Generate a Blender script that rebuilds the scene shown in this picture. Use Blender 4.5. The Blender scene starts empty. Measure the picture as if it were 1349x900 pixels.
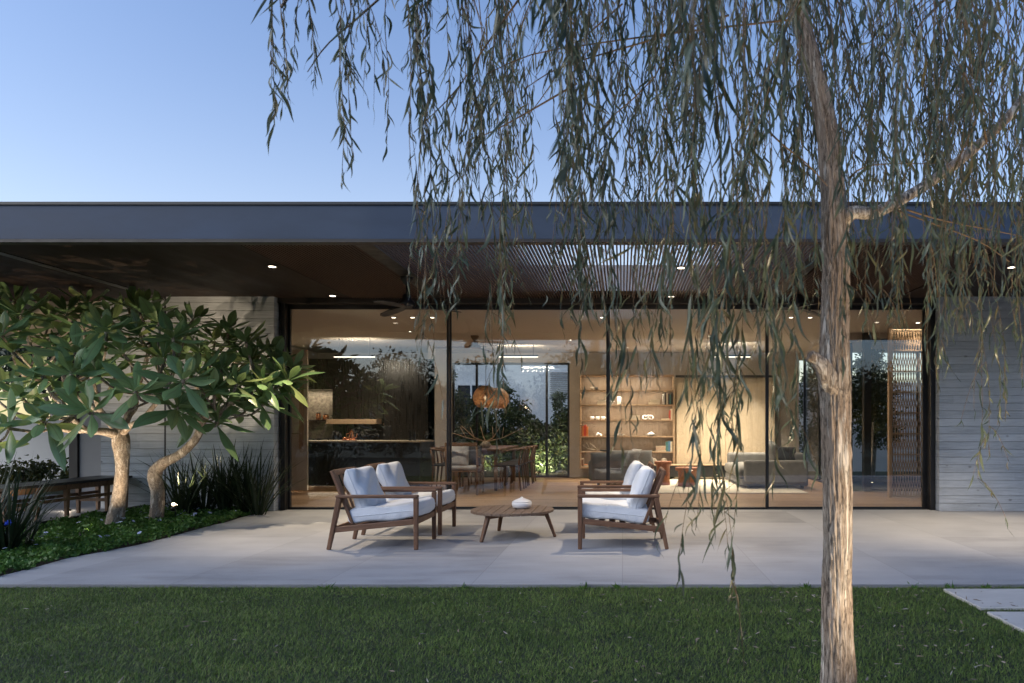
import bpy, math, random
import numpy as np
from mathutils import Vector, Matrix

# ------------------------------------------------------------------ camera, sky, sun, exposure
scene = bpy.context.scene
COL = scene.collection
R = math.radians
PI = math.pi
F, VX, HZ, H = 930.0, 820.0, 562.0, 1.15      # focal length in photo pixels, vanishing point, eye height

cam_data = bpy.data.cameras.new('camera')
cam = bpy.data.objects.new('camera', cam_data)
COL.objects.link(cam)
scene.camera = cam
cam.location = (0, 0, H)
cam.rotation_euler = (PI / 2, 0, 0)
cam_data.sensor_width = 36.0
cam_data.lens = F / 1349 * 36
cam_data.shift_x = (674.5 - VX) / 1349
cam_data.shift_y = (HZ - 450) / 1349
cam_data.clip_start = 0.05
cam_data.clip_end = 500
cam_data.dof.use_dof = True
cam_data.dof.focus_distance = 7.5
cam_data.dof.aperture_fstop = 5.0

world = bpy.data.worlds.new('World')
scene.world = world
world.use_nodes = True
wt = world.node_tree
sky = wt.nodes.new('ShaderNodeTexSky')
sky.sky_type = 'NISHITA'
sky.sun_disc = False
sky.sun_elevation = R(35)
sky.sun_rotation = R(-120)
sky.ozone_density = 3.0
sky.dust_density = 3.0
tint = wt.nodes.new('ShaderNodeMix')
tint.data_type = 'RGBA'
tint.blend_type = 'MULTIPLY'
tint.inputs[0].default_value = 1.0
tint.inputs[7].default_value = (0.92, 1.0, 1.12, 1)
wt.links.new(sky.outputs[0], tint.inputs[6])
# pale dusk glow low in the sky behind the house, fading upwards
def wmath(op, a, b=None):
    x = wt.nodes.new('ShaderNodeMath')
    x.operation = op
    for i, v in enumerate((a, b)):
        if v is None: continue
        if isinstance(v, (int, float)): x.inputs[i].default_value = v
        else: wt.links.new(v, x.inputs[i])
    return x.outputs[0]
wtc = wt.nodes.new('ShaderNodeTexCoord')
wsep = wt.nodes.new('ShaderNodeSeparateXYZ')
wt.links.new(wtc.outputs['Generated'], wsep.inputs[0])
low = wmath('POWER', wmath('SUBTRACT', 1.0, wmath('MAXIMUM', wsep.outputs['Z'], 0.0)), 5.0)
side = wmath('POWER', wmath('MAXIMUM', wmath('ADD', wmath('MULTIPLY', wsep.outputs['Y'], .5), .5), 0.0), 2.0)
glow = wt.nodes.new('ShaderNodeMix')
glow.data_type = 'RGBA'
glow.blend_type = 'ADD'
glow.inputs[7].default_value = (4.6, 3.7, 1.5, 1)
wt.links.new(wmath('MULTIPLY', low, side), glow.inputs[0])
wt.links.new(tint.outputs[2], glow.inputs[6])
wt.links.new(glow.outputs[2], wt.nodes['Background'].inputs[0])
wt.nodes['Background'].inputs[1].default_value = 0.10

sun_data = bpy.data.lights.new('sun', 'SUN')
sun_data.energy = 0.04
sun_data.angle = R(15)
sun_data.color = (1.0, 0.86, 0.72)
sun = bpy.data.objects.new('sun', sun_data)
sun.rotation_euler = Vector((.866 * math.cos(R(35)), .5 * math.cos(R(35)), -math.sin(R(35)))).to_track_quat('-Z', 'Y').to_euler()   # same direction as the sky's sun, almost gone
COL.objects.link(sun)

vs = scene.view_settings
vs.view_transform = 'Standard'
vs.look = 'None'
vs.exposure = 1.17
vs.gamma = 1.0
vs.use_curve_mapping = False
cy = scene.cycles
cy.use_denoising = True
cy.max_bounces = 7
cy.diffuse_bounces = 3
cy.glossy_bounces = 4
cy.transmission_bounces = 6
cy.transparent_max_bounces = 24
cy.caustics_reflective = False
cy.caustics_refractive = False
cy.sample_clamp_indirect = 4.0

WARM = (1.0, 0.83, 0.62)

# ------------------------------------------------------------------ helpers
def at(px, py, Y):
    """world point at depth Y behind photo pixel (px, py)"""
    return Vector(((px - VX) * Y / F, Y, H - (py - HZ) * Y / F))

def tag(o, label=None, cat=None, group=None, kind=None):
    if label: o['label'] = label
    if cat: o['category'] = cat
    if group: o['group'] = group
    if kind: o['kind'] = kind
    return o

def thing(name, label, cat, loc=(0, 0, 0), group=None):
    o = bpy.data.objects.new(name, None)
    o.empty_display_size = 0.1
    COL.objects.link(o)
    o.location = loc
    return tag(o, label, cat, group)

def root_loc(o):
    v = Vector((0, 0, 0))
    while o is not None:
        v += o.location
        o = o.parent
    return v

def link_mesh(me, name, m, parent=None):
    o = bpy.data.objects.new(name, me)
    if m is not None:
        me.materials.append(m)
    COL.objects.link(o)
    if parent is not None:
        o.parent = parent
    return o

class MB:
    """collects verts and faces, links them as one mesh object"""
    def __init__(s):
        s.v, s.f, s.sm = [], [], []
    def add(s, verts, faces, smooth=False):
        b = len(s.v)
        s.v += [tuple(p) for p in verts]
        s.f += [tuple(i + b for i in f) for f in faces]
        s.sm += [smooth] * len(faces)
        return s
    def box(s, x0, x1, y0, y1, z0, z1):
        return s.add([(x0, y0, z0), (x1, y0, z0), (x1, y1, z0), (x0, y1, z0), (x0, y0, z1), (x1, y0, z1), (x1, y1, z1), (x0, y1, z1)],
                     [(0, 3, 2, 1), (4, 5, 6, 7), (0, 1, 5, 4), (1, 2, 6, 5), (2, 3, 7, 6), (3, 0, 4, 7)])
    def bar(s, p0, p1, w, h, up=(0, 0, 1), w1=None, h1=None):
        """box beam from p0 to p1, w across, h along up; may taper"""
        p0, p1 = Vector(p0), Vector(p1)
        d = (p1 - p0).normalized()
        a = d.cross(Vector(up))
        if a.length < 1e-4: a = d.cross(Vector((0, 1, 0)))
        a.normalize()
        b = a.cross(d).normalized()
        w1 = w if w1 is None else w1
        h1 = h if h1 is None else h1
        vs_ = []
        for p, ww, hh in ((p0, w, h), (p1, w1, h1)):
            for i, j in ((-1, -1), (1, -1), (1, 1), (-1, 1)):
                vs_.append(p + a * (i * ww / 2) + b * (j * hh / 2))
        return s.add(vs_, [(0, 3, 2, 1), (4, 5, 6, 7), (0, 1, 5, 4), (1, 2, 6, 5), (2, 3, 7, 6), (3, 0, 4, 7)])
    def tube(s, pts, rad, n=8, smooth=True):
        pts = [Vector(p) for p in pts]
        if not hasattr(rad, '__len__'): rad = [rad] * len(pts)
        vs_, fs = [], []
        ref = Vector((0, 0, 1)) if abs((pts[-1] - pts[0]).normalized().z) < .9 else Vector((1, 0, 0))
        for i, p in enumerate(pts):
            d = (pts[min(i + 1, len(pts) - 1)] - pts[max(i - 1, 0)]).normalized()
            a = d.cross(ref)
            if a.length < 1e-4: a = d.cross(Vector((0, 1, 0)))
            a.normalize()
            ref = a.cross(d).normalized()
            for k in range(n):
                t = 2 * PI * k / n
                vs_.append(p + (a * math.cos(t) + ref * math.sin(t)) * rad[i])
        for i in range(len(pts) - 1):
            for k in range(n):
                fs.append((i * n + k, i * n + (k + 1) % n, (i + 1) * n + (k + 1) % n, (i + 1) * n + k))
        fs.append(tuple(range(n - 1, -1, -1)))
        fs.append(tuple((len(pts) - 1) * n + k for k in range(n)))
        return s.add(vs_, fs, smooth)
    def lathe(s, prof, c=(0, 0, 0), n=32, smooth=True):
        vs_, fs = [], []
        for r, z in prof:
            for k in range(n):
                t = 2 * PI * k / n
                vs_.append((c[0] + r * math.cos(t), c[1] + r * math.sin(t), c[2] + z))
        for i in range(len(prof) - 1):
            for k in range(n):
                fs.append((i * n + k, i * n + (k + 1) % n, (i + 1) * n + (k + 1) % n, (i + 1) * n + k))
        fs.append(tuple(range(n - 1, -1, -1)))
        fs.append(tuple((len(prof) - 1) * n + k for k in range(n)))
        return s.add(vs_, fs, smooth)
    def prism(s, poly, z0, z1):
        n = len(poly)
        return s.add([(x, y, z0) for x, y in poly] + [(x, y, z1) for x, y in poly],
                     [tuple(range(n - 1, -1, -1)), tuple(range(n, 2 * n))] + [(i, (i + 1) % n, n + (i + 1) % n, n + i) for i in range(n)])
    def cushion(s, hx, hy, hz, M, px=8, q=.42, N=22, wrinkle=.004, seed=0, sag=0):
        """soft pad, two sheets puffed between welded edges"""
        rnd = random.Random(seed)
        ph = [(rnd.uniform(2, 7), rnd.uniform(2, 7), rnd.uniform(0, 6), rnd.uniform(.3, 1)) for _ in range(6)]
        vs_, fs = [], []
        idx = {}
        for side in (1, -1):
            for i in range(N + 1):
                for j in range(N + 1):
                    # denser sampling towards the edges
                    u = math.sin((2 * i / N - 1) * PI / 2)
                    v = math.sin((2 * j / N - 1) * PI / 2)
                    edge = i in (0, N) or j in (0, N)
                    if side == -1 and edge:
                        idx[(side, i, j)] = idx[(1, i, j)]
                        continue
                    e = max(0, (1 - abs(u) ** px) * (1 - abs(v) ** px)) ** q
                    wr = sum(a * math.sin(f1 * u + f2 * v + p) for f1, f2, p, a in ph) * wrinkle * e
                    x = hx * u * (1 - .035 * (1 - e) * 0 - .02 * (1 - abs(v)) * abs(u) ** 6)
                    y = hy * v * (1 - .02 * (1 - abs(u)) * abs(v) ** 6)
                    z = side * hz * e + wr - sag * (1 - u * u) * (1 - v * v)
                    idx[(side, i, j)] = len(vs_)
                    vs_.append(M @ Vector((x, y, z)))
            for i in range(N):
                for j in range(N):
                    q4 = [idx[(side, i, j)], idx[(side, i + 1, j)], idx[(side, i + 1, j + 1)], idx[(side, i, j + 1)]]
                    fs.append(tuple(q4 if side == 1 else q4[::-1]))
        return s.add(vs_, fs, True)
    def build(s, name, m, parent=None, bevel=0, seg=2, label=None):
        off = root_loc(parent)
        me = bpy.data.meshes.new(name)
        me.from_pydata([(p[0] - off.x, p[1] - off.y, p[2] - off.z) for p in s.v], [], s.f)
        me.polygons.foreach_set('use_smooth', s.sm)
        me.update()
        o = link_mesh(me, name, m, parent)
        if bevel:
            b = o.modifiers.new('soft_edge', 'BEVEL')
            b.width = bevel
            b.segments = seg
            b.limit_method = 'ANGLE'
            b.angle_limit = R(40)
        if label: o['label'] = label
        return o

def box_obj(name, dims, m, parent=None, bevel=0, label=None):
    return MB().box(*dims).build(name, m, parent, bevel, label=label)

def np_mesh(name, V, Q, m, parent=None, smooth=True, attr=None):
    """V (n,3) world verts, Q (m,4) quads; optional per-vertex float attribute"""
    off = root_loc(parent)
    V = np.asarray(V, dtype=np.float32) - np.array(off, dtype=np.float32)
    me = bpy.data.meshes.new(name)
    me.vertices.add(len(V))
    me.vertices.foreach_set('co', V.ravel())
    k = Q.shape[1]
    me.loops.add(Q.size)
    me.loops.foreach_set('vertex_index', Q.astype(np.int32).ravel())
    me.polygons.add(len(Q))
    me.polygons.foreach_set('loop_start', np.arange(0, Q.size, k, dtype=np.int32))
    try:
        me.polygons.foreach_set('loop_total', np.full(len(Q), k, dtype=np.int32))
    except Exception:
        pass
    me.polygons.foreach_set('use_smooth', np.full(len(Q), smooth, dtype=bool))
    me.update(calc_edges=True)
    me.validate()
    if attr:
        for an, av in attr.items():
            a = me.attributes.new(an, 'FLOAT', 'POINT')
            a.data.foreach_set('value', np.asarray(av, dtype=np.float32))
    return link_mesh(me, name, m, parent)

def dup(root, loc=None, rotz=None, label=None, group=None):
    def cp(o, parent):
        c = o.copy()
        COL.objects.link(c)
        if parent is not None: c.parent = parent
        for ch in o.children: cp(ch, c)
        return c
    r = cp(root, None)
    if loc is not None: r.location = loc
    if rotz is not None: r.rotation_euler = (0, 0, rotz)
    if label: r['label'] = label
    if group: r['group'] = group
    return r

def lamp(name, kind, loc, energy, color=WARM, target=None, parent=None, **kw):
    d = bpy.data.lights.new(name, kind)
    d.energy = energy
    d.color = color
    for k, v in kw.items(): setattr(d, k, v)
    o = bpy.data.objects.new(name, d)
    COL.objects.link(o)
    off = root_loc(parent)
    o.location = Vector(loc) - off
    if target is not None:
        o.rotation_euler = (Vector(target) - Vector(loc)).to_track_quat('-Z', 'Y').to_euler()
    if parent is not None: o.parent = parent
    return o

def unit(a):
    return a / np.maximum(np.linalg.norm(a, axis=-1, keepdims=True), 1e-9)

def strip_leaves(P, D, L, W, bend, side, twist=None, n=5, prof=None, fold=0.0, wave=None):
    """curved flat leaves. P base, D direction, bend added with t^2, side = width direction; three verts across with a fold.
    Returns verts, quads, rib attribute."""
    N = len(P)
    t = np.linspace(0, 1, n)
    if prof is None: prof = np.sin(PI * np.clip(t, .06, .985) ** .8)
    prof = np.asarray(prof)
    pos = P[:, None, :] + D[:, None, :] * (L[:, None] * t)[:, :, None] + bend[:, None, :] * (L[:, None] * t * t)[:, :, None]
    tan = unit(D[:, None, :] + 2 * bend[:, None, :] * t[None, :, None])
    if wave is not None:
        amp, ph, dirn = wave
        pos = pos + dirn[:, None, :] * ((L * amp)[:, None] * (np.sin(ph[:, None] + t[None, :] * 5.5) - np.sin(ph)[:, None]))[:, :, None]
        tan = unit(np.gradient(pos, axis=1))
    s = side[:, None, :] - tan * np.sum(side[:, None, :] * tan, axis=2, keepdims=True)
    s = unit(s)
    nrm = np.cross(tan, s)
    if twist is not None:
        a = twist[:, None, None] * t[None, :, None]
        s, nrm = s * np.cos(a) + nrm * np.sin(a), nrm * np.cos(a) - s * np.sin(a)
    w = (W[:, None] * prof[None, :] / 2)[:, :, None]
    V = np.stack([pos - s * w + nrm * w * fold, pos, pos + s * w + nrm * w * fold], axis=2)     # N,n,3,3
    base = (np.arange(N) * n * 3)[:, None, None]
    i = np.arange(n - 1)[None, :, None] * 3
    j = np.arange(2)[None, None, :]
    a = base + i + j
    Q = np.stack([a, a + 1, a + 4, a + 3], axis=-1).reshape(-1, 4)
    rib = np.tile(np.array([0, 1, 0.]), N * n)
    return V.reshape(-1, 3), Q, rib

def flat_leaves(P, rng, size, aspect=.5, up=.0):
    """one diamond-shaped folded leaf per point, random direction"""
    N = len(P)
    D = unit(rng.normal(size=(N, 3)) + np.array([0, 0, up]))
    S = unit(rng.normal(size=(N, 3)))
    L = size * rng.uniform(.6, 1.3, N)
    B = rng.normal(size=(N, 3)) * .15 + np.array([0, 0, -.15])
    return strip_leaves(P, D, L, L * aspect, B, S, n=4, prof=[.15, 1, .8, .03], fold=.25)

# ------------------------------------------------------------------ materials
class NT:
    def __init__(s, name):
        s.m = bpy.data.materials.new(name)
        s.m.use_nodes = True
        s.t = s.m.node_tree
        s.t.nodes.clear()
        s.out = s.n('ShaderNodeOutputMaterial')
    def n(s, typ, **kw):
        x = s.t.nodes.new(typ)
        for k, v in kw.items(): setattr(x, k, v)
        return x
    def l(s, a, b):
        s.t.links.new(a, b)
    def coord(s, scale=(1, 1, 1), which='Object', jitter=False):
        tc = s.n('ShaderNodeTexCoord')
        mp = s.n('ShaderNodeMapping')
        mp.inputs['Scale'].default_value = scale
        s.l(tc.outputs[which], mp.inputs[0])
        if jitter:
            oi = s.n('ShaderNodeObjectInfo')
            vm = s.n('ShaderNodeVectorMath', operation='SCALE')
            vm.inputs[0].default_value = (13.7, 7.3, 5.1)
            s.l(oi.outputs['Random'], vm.inputs['Scale'])
            s.l(vm.outputs[0], mp.inputs['Location'])
        return mp.outputs[0]
    def noise(s, vec, scale, detail=4, rough=.6, dist=0):
        x = s.n('ShaderNodeTexNoise')
        x.inputs['Scale'].default_value = scale
        x.inputs['Detail'].default_value = detail
        x.inputs['Roughness'].default_value = rough
        x.inputs['Distortion'].default_value = dist
        s.l(vec, x.inputs['Vector'])
        return x.outputs[0]
    def ramp(s, fac, stops, interp='LINEAR'):
        x = s.n('ShaderNodeValToRGB')
        x.color_ramp.interpolation = interp
        e = x.color_ramp.elements
        while len(e) < len(stops): e.new(.5)
        for el, (p, c) in zip(e, stops):
            el.position = p
            el.color = (c, c, c, 1) if not hasattr(c, '__len__') else (c[0], c[1], c[2], 1)
        s.l(fac, x.inputs[0])
        return x.outputs[0]
    def math(s, op, a, b=None, clamp=False):
        x = s.n('ShaderNodeMath', operation=op)
        x.use_clamp = clamp
        for i, v in enumerate((a, b)):
            if v is None: continue
            if isinstance(v, (int, float)): x.inputs[i].default_value = v
            else: s.l(v, x.inputs[i])
        return x.outputs[0]
    def mix(s, fac, a, b, blend='MIX'):
        x = s.n('ShaderNodeMix', data_type='RGBA', blend_type=blend)
        for sock, v in ((x.inputs[0], fac), (x.inputs[6], a), (x.inputs[7], b)):
            if isinstance(v, (int, float)): sock.default_value = v
            elif hasattr(v, '__len__'): sock.default_value = (v[0], v[1], v[2], 1)
            else: s.l(v, sock)
        return x.outputs[2]
    def bump(s, h, strength=.2, dist=.01, normal=None):
        x = s.n('ShaderNodeBump')
        x.inputs['Strength'].default_value = strength
        x.inputs['Distance'].default_value = dist
        s.l(h, x.inputs['Height'])
        if normal is not None: s.l(normal, x.inputs['Normal'])
        return x.outputs[0]
    def bsdf(s, col, rough=.6, metal=0, normal=None, spec=.5, link=True):
        x = s.n('ShaderNodeBsdfPrincipled')
        for k, v in (('Base Color', col), ('Roughness', rough)):
            if isinstance(v, (int, float)): x.inputs[k].default_value = v
            elif hasattr(v, '__len__'): x.inputs[k].default_value = (v[0], v[1], v[2], 1)
            else: s.l(v, x.inputs[k])
        x.inputs['Metallic'].default_value = metal
        x.inputs['Specular IOR Level'].default_value = spec
        if normal is not None: s.l(normal, x.inputs['Normal'])
        if link: s.l(x.outputs[0], s.out.inputs[0])
        return x

def plain(name, col, rough=.6, metal=0, var=.18, scale=6, stretch=(1, 1, 1), bump=.12, bscale=60, bdist=.003, spec=.5, jitter=False, rvar=.1):
    k = NT(name)
    v = k.coord(stretch, jitter=jitter)
    a = k.noise(v, scale, 5)
    lo = [c * (1 - var) for c in col]
    hi = [min(1, c * (1 + var)) for c in col]
    c = k.ramp(a, [(.3, lo), (.7, hi)])
    b = k.noise(v, bscale, 3)
    nr = k.bump(b, bump, bdist)
    rr = k.ramp(a, [(.3, max(.02, rough - rvar)), (.7, min(1, rough + rvar))])
    k.bsdf(c, rr, metal, nr, spec)
    return k.m

def wood(name, dark, light, axis='x', rough=.55, scale=1.0, bump=.15):
    k = NT(name)
    st = {'x': (1.2, 14, 14), 'y': (14, 1.2, 14), 'z': (14, 14, 1.2)}[axis]
    v = k.coord(tuple(c * scale for c in st), jitter=True)
    a = k.noise(v, 3, 6, .65, .6)
    b = k.noise(v, 14, 3, .6)
    mixf = k.math('ADD', k.math('MULTIPLY', a, .7), k.math('MULTIPLY', b, .3))
    c = k.ramp(mixf, [(.32, dark), (.66, light)])
    k.bsdf(c, k.ramp(b, [(.3, rough - .1), (.7, rough + .12)]), 0, k.bump(b, bump, .002), .4)
    return k.m

def emit(name, col, strength):
    k = NT(name)
    x = k.n('ShaderNodeEmission')
    x.inputs[0].default_value = (*col, 1)
    x.inputs[1].default_value = strength
    k.l(x.outputs[0], k.out.inputs[0])
    return k.m

def board_concrete(name):
    k = NT(name)
    tc = k.n('ShaderNodeTexCoord')
    sep = k.n('ShaderNodeSeparateXYZ')
    k.l(tc.outputs['Object'], sep.inputs[0])
    u = k.math('DIVIDE', sep.outputs['Z'], .105)
    row = k.math('FLOOR', u)
    fr = k.math('FRACT', u)
    # boards break at their own place along each row
    wn0 = k.n('ShaderNodeTexWhiteNoise', noise_dimensions='1D')
    k.l(row, wn0.inputs['W'])
    xs = k.math('ADD', k.math('DIVIDE', k.math('ADD', sep.outputs['X'], sep.outputs['Y']), 2.6), k.math('MULTIPLY', wn0.outputs[0], 7.0))
    colm = k.math('FLOOR', xs)
    wn = k.n('ShaderNodeTexWhiteNoise', noise_dimensions='2D')
    cmb = k.n('ShaderNodeCombineXYZ')
    k.l(row, cmb.inputs[0]); k.l(colm, cmb.inputs[1])
    k.l(cmb.outputs[0], wn.inputs['Vector'])
    vec = k.coord((1.5, 1.5, 26))
    grain = k.noise(vec, 2.2, 6, .7, .5)
    vec2 = k.coord((1, 1, 1))
    blot = k.noise(vec2, 1.3, 5, .6)
    vo = k.n('ShaderNodeTexVoronoi')
    vo.inputs['Scale'].default_value = 1.0
    k.l(k.coord((3.0, 3.0, 4.8)), vo.inputs['Vector'])
    knot = k.ramp(vo.outputs['Distance'], [(.045, .35), (.10, 1.0)])
    f = k.math('ADD', k.math('ADD', k.math('MULTIPLY', grain, .58), k.math('MULTIPLY', wn.outputs[0], .12)), k.math('MULTIPLY', blot, .36))
    c = k.ramp(f, [(.32, (.27, .295, .325)), (.53, (.45, .485, .525)), (.74, (.58, .62, .665))])
    c = k.mix(k.math('SUBTRACT', 1.0, knot), c, (.12, .12, .12))
    seam = k.ramp(fr, [(.0, 0.0), (.05, 1.0), (.95, 1.0), (1.0, 0.0)])
    c = k.mix(k.math('MULTIPLY', k.math('SUBTRACT', 1.0, seam), .42), c, (.12, .12, .125))
    hgt = k.math('ADD', k.math('ADD', k.math('MULTIPLY', seam, .6), k.math('MULTIPLY', grain, .7)), k.math('MULTIPLY', wn.outputs[0], .6))
    k.bsdf(c, .8, 0, k.bump(hgt, .8, .014), .3)
    return k.m

def planks(name, dark, light, w=.16, rough=.4):
    k = NT(name)
    tc = k.n('ShaderNodeTexCoord')
    sep = k.n('ShaderNodeSeparateXYZ')
    k.l(tc.outputs['Object'], sep.inputs[0])
    u = k.math('DIVIDE', sep.outputs['Y'], w)
    row, fr = k.math('FLOOR', u), k.math('FRACT', u)
    w0 = k.n('ShaderNodeTexWhiteNoise', noise_dimensions='1D')
    k.l(row, w0.inputs['W'])
    col = k.math('FLOOR', k.math('ADD', k.math('DIVIDE', sep.outputs['X'], 1.9), k.math('MULTIPLY', w0.outputs[0], 9)))
    wn = k.n('ShaderNodeTexWhiteNoise', noise_dimensions='2D')
    cmb = k.n('ShaderNodeCombineXYZ')
    k.l(row, cmb.inputs[0]); k.l(col, cmb.inputs[1]); k.l(cmb.outputs[0], wn.inputs['Vector'])
    g = k.noise(k.coord((1.5, 20, 1)), 3, 6, .65, .4)
    f = k.math('ADD', k.math('MULTIPLY', g, .6), k.math('MULTIPLY', wn.outputs[0], .4))
    c = k.ramp(f, [(.25, dark), (.75, light)])
    seam = k.ramp(fr, [(0, 0.0), (.03, 1.0)])
    c = k.mix(k.math('SUBTRACT', 1.0, seam), c, [x * .35 for x in dark])
    k.bsdf(c, k.ramp(g, [(.3, rough - .08), (.7, rough + .12)]), 0, k.bump(seam, .3, .002), .45)
    return k.m

def patio_mat(name):
    k = NT(name)
    tc = k.n('ShaderNodeTexCoord')
    sep = k.n('ShaderNodeSeparateXYZ')
    k.l(tc.outputs['Object'], sep.inputs[0])
    ux = k.math('DIVIDE', k.math('ADD', sep.outputs['X'], 22.0), 1.1)
    uy = k.math('DIVIDE', k.math('SUBTRACT', sep.outputs['Y'], 5.14), 1.1)
    fx, fy = k.math('FRACT', ux), k.math('FRACT', uy)
    wn = k.n('ShaderNodeTexWhiteNoise', noise_dimensions='2D')
    cmb = k.n('ShaderNodeCombineXYZ')
    k.l(k.math('FLOOR', ux), cmb.inputs[0]); k.l(k.math('FLOOR', uy), cmb.inputs[1]); k.l(cmb.outputs[0], wn.inputs['Vector'])
    streak = k.noise(k.coord((1.1, 6, 1)), 1.6, 7, .65, .7)
    cloud = k.noise(k.coord((1, 1, 1)), 1.1, 6, .6, .3)
    fine = k.noise(k.coord((1, 1, 1)), 90, 3, .7)
    f = k.math('ADD', k.math('ADD', k.math('MULTIPLY', streak, .42), k.math('MULTIPLY', cloud, .34)), k.math('ADD', k.math('MULTIPLY', fine, .16), k.math('MULTIPLY', wn.outputs[0], .16)))
    c = k.ramp(f, [(.3, (.17, .175, .19)), (.50, (.31, .32, .345)), (.80, (.45, .46, .485))])
    spots = k.noise(k.coord((1, 1, 1)), 9, 4, .75)
    c = k.mix(k.ramp(spots, [(.66, 0.0), (.76, .5)]), c, (.25, .235, .22))
    edge = lambda q: k.ramp(q, [(0, 0.0), (.0035, 1.0), (.9965, 1.0), (1, 0.0)])
    j = k.math('MULTIPLY', edge(fx), edge(fy))
    c = k.mix(k.math('MULTIPLY', k.math('SUBTRACT', 1.0, j), .55), c, (.13, .13, .13))
    hgt = k.math('ADD', k.math('MULTIPLY', fine, .35), j)
    k.bsdf(c, k.ramp(streak, [(.3, .48), (.7, .68)]), 0, k.bump(hgt, .2, .003), .4)
    return k.m

def leaf_mat(name, cols, rough=.45, trans=.35, tcol=None, rib=None, spec=.4):
    """leaf with a tone of its own per leaf; light shines through it"""
    k = NT(name)
    g = k.n('ShaderNodeNewGeometry')
    stops = [(i / max(1, len(cols) - 1), c) for i, c in enumerate(cols)]
    c = k.ramp(g.outputs['Random Per Island'], stops)
    if rib is not None:
        a = k.n('ShaderNodeAttribute')
        a.attribute_name = 'rib'
        c = k.mix(k.ramp(a.outputs['Fac'], [(.86, 0.0), (.95, .8)]), c, rib)
    n_ = k.noise(k.coord((1, 1, 1)), 30, 3)
    c = k.mix(k.math('MULTIPLY', n_, .35), c, [x * .6 for x in cols[0]])
    p = k.bsdf(c, rough, 0, None, spec, link=False)
    tr = k.n('ShaderNodeBsdfTranslucent')
    if tcol is None:
        k.l(c, tr.inputs[0])
    else:
        k.l(k.mix(.6, c, tcol), tr.inputs[0])
    mx = k.n('ShaderNodeMixShader')
    mx.inputs[0].default_value = trans
    k.l(p.outputs[0], mx.inputs[1]); k.l(tr.outputs[0], mx.inputs[2]); k.l(mx.outputs[0], k.out.inputs[0])
    return k.m

def glass_mat(name, f0=.05, tintc=(.93, .95, .95)):
    k = NT(name)
    lw = k.n('ShaderNodeLayerWeight')
    lw.inputs[0].default_value = .5
    fr = k.math('ADD', k.math('MULTIPLY', k.math('POWER', lw.outputs['Facing'], 5.0), 1 - f0), f0)
    tr = k.n('ShaderNodeBsdfTransparent')
    tr.inputs[0].default_value = (*tintc, 1)
    gl = k.n('ShaderNodeBsdfGlossy')
    gl.inputs['Roughness'].default_value = 0.0
    mx = k.n('ShaderNodeMixShader')
    k.l(fr, mx.inputs[0]); k.l(tr.outputs[0], mx.inputs[1]); k.l(gl.outputs[0], mx.inputs[2]); k.l(mx.outputs[0], k.out.inputs[0])
    return k.m

def bark_mat(name, a, b, c3, ridge=(22, 22, 3.2), bump=.8):
    """fibrous bark: stretched fibres, dark fissures, paler peeled strips"""
    k = NT(name)
    rz = ridge[2]
    fib = k.noise(k.coord((ridge[0] * 2.2, ridge[1] * 2.2, rz * 2.4)), 1.0, 8, .72, 1.6)
    fis = k.noise(k.coord((ridge[0] * 1.6, ridge[1] * 1.6, rz * 1.2)), 1.0, 5, .6, 1.2)
    big = k.noise(k.coord((ridge[0] * .62, ridge[1] * .62, rz * .38)), 1.0, 5, .62, 1.8)
    tone = k.noise(k.coord((5, 5, 2)), 1.0, 3, .5)
    c = k.ramp(fib, [(.34, a), (.5, b), (.66, c3)])
    c = k.mix(k.ramp(tone, [(.4, 0.0), (.62, .5)]), c, (b[0] * 1.15, b[1] * .95, b[2] * .78))
    strip = k.ramp(big, [(.54, 0.0), (.60, .85)])
    c = k.mix(strip, c, [min(1, x * 1.25 + .06) for x in c3])
    ridge_ = k.math('ABSOLUTE', k.math('SUBTRACT', fis, .5))
    dark = k.ramp(ridge_, [(.0, 1.0), (.028, 0.0)])
    c = k.mix(k.math('MULTIPLY', dark, .62), c, [x * .22 for x in a])
    h = k.math('SUBTRACT', k.math('ADD', k.math('MULTIPLY', fib, 1.0), k.math('MULTIPLY', strip, -.25)), k.math('MULTIPLY', dark, .7))
    k.bsdf(c, .9, 0, k.bump(h, bump, .016), .2)
    return k.m

M = {}
M['concrete'] = board_concrete('board_formed_concrete')
M['fascia'] = plain('blue_grey_steel', (.046, .066, .105), .5, 0, .22, 1.1, (1, 1, 3), .05, 90, spec=.22)
M['black'] = plain('black_metal', (.012, .012, .013), .4, .0, .2, 8, bump=.04)
M['dark_trim'] = plain('dark_bronze_trim', (.022, .017, .014), .5, 0, .2, 6)
M['slat'] = wood('brown_soffit_slat', (.030, .015, .010), (.078, .038, .023), 'y', .5, 1.0)
M['soffit'] = plain('dark_soffit_panel', (.020, .0115, .008), .6, 0, .3, 3, (1, .3, 1), .05, 40, spec=.25)
M['plaster'] = plain('beige_plaster', (.52, .46, .39), .85, 0, .05, 2.5, bump=.06, bscale=120)
M['ceiling'] = plain('ceiling_paint', (.54, .50, .45), .9, 0, .03, 2, bump=.03)
M['white_wall'] = plain('white_render', (.66, .67, .68), .85, 0, .06, 1.5, bump=.08, bscale=80)
M['grey_wall'] = plain('grey_render', (.40, .39, .385), .85, 0, .07, 1.6, bump=.08, bscale=80)
M['floor'] = planks('oak_floor_planks', (.22, .13, .075), (.36, .23, .14))
M['patio'] = patio_mat('pale_stone_paving')
M['glass'] = glass_mat('window_glass', .10)
M['glass_in'] = glass_mat('inner_glass', .045)
M['teak_x'] = wood('teak_x', (.085, .042, .024), (.19, .10, .058), 'x', .5)
M['teak_y'] = wood('teak_y', (.085, .042, .024), (.19, .10, .058), 'y', .5)
M['teak_z'] = wood('teak_z', (.085, .042, .024), (.19, .10, .058), 'z', .5)
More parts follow.
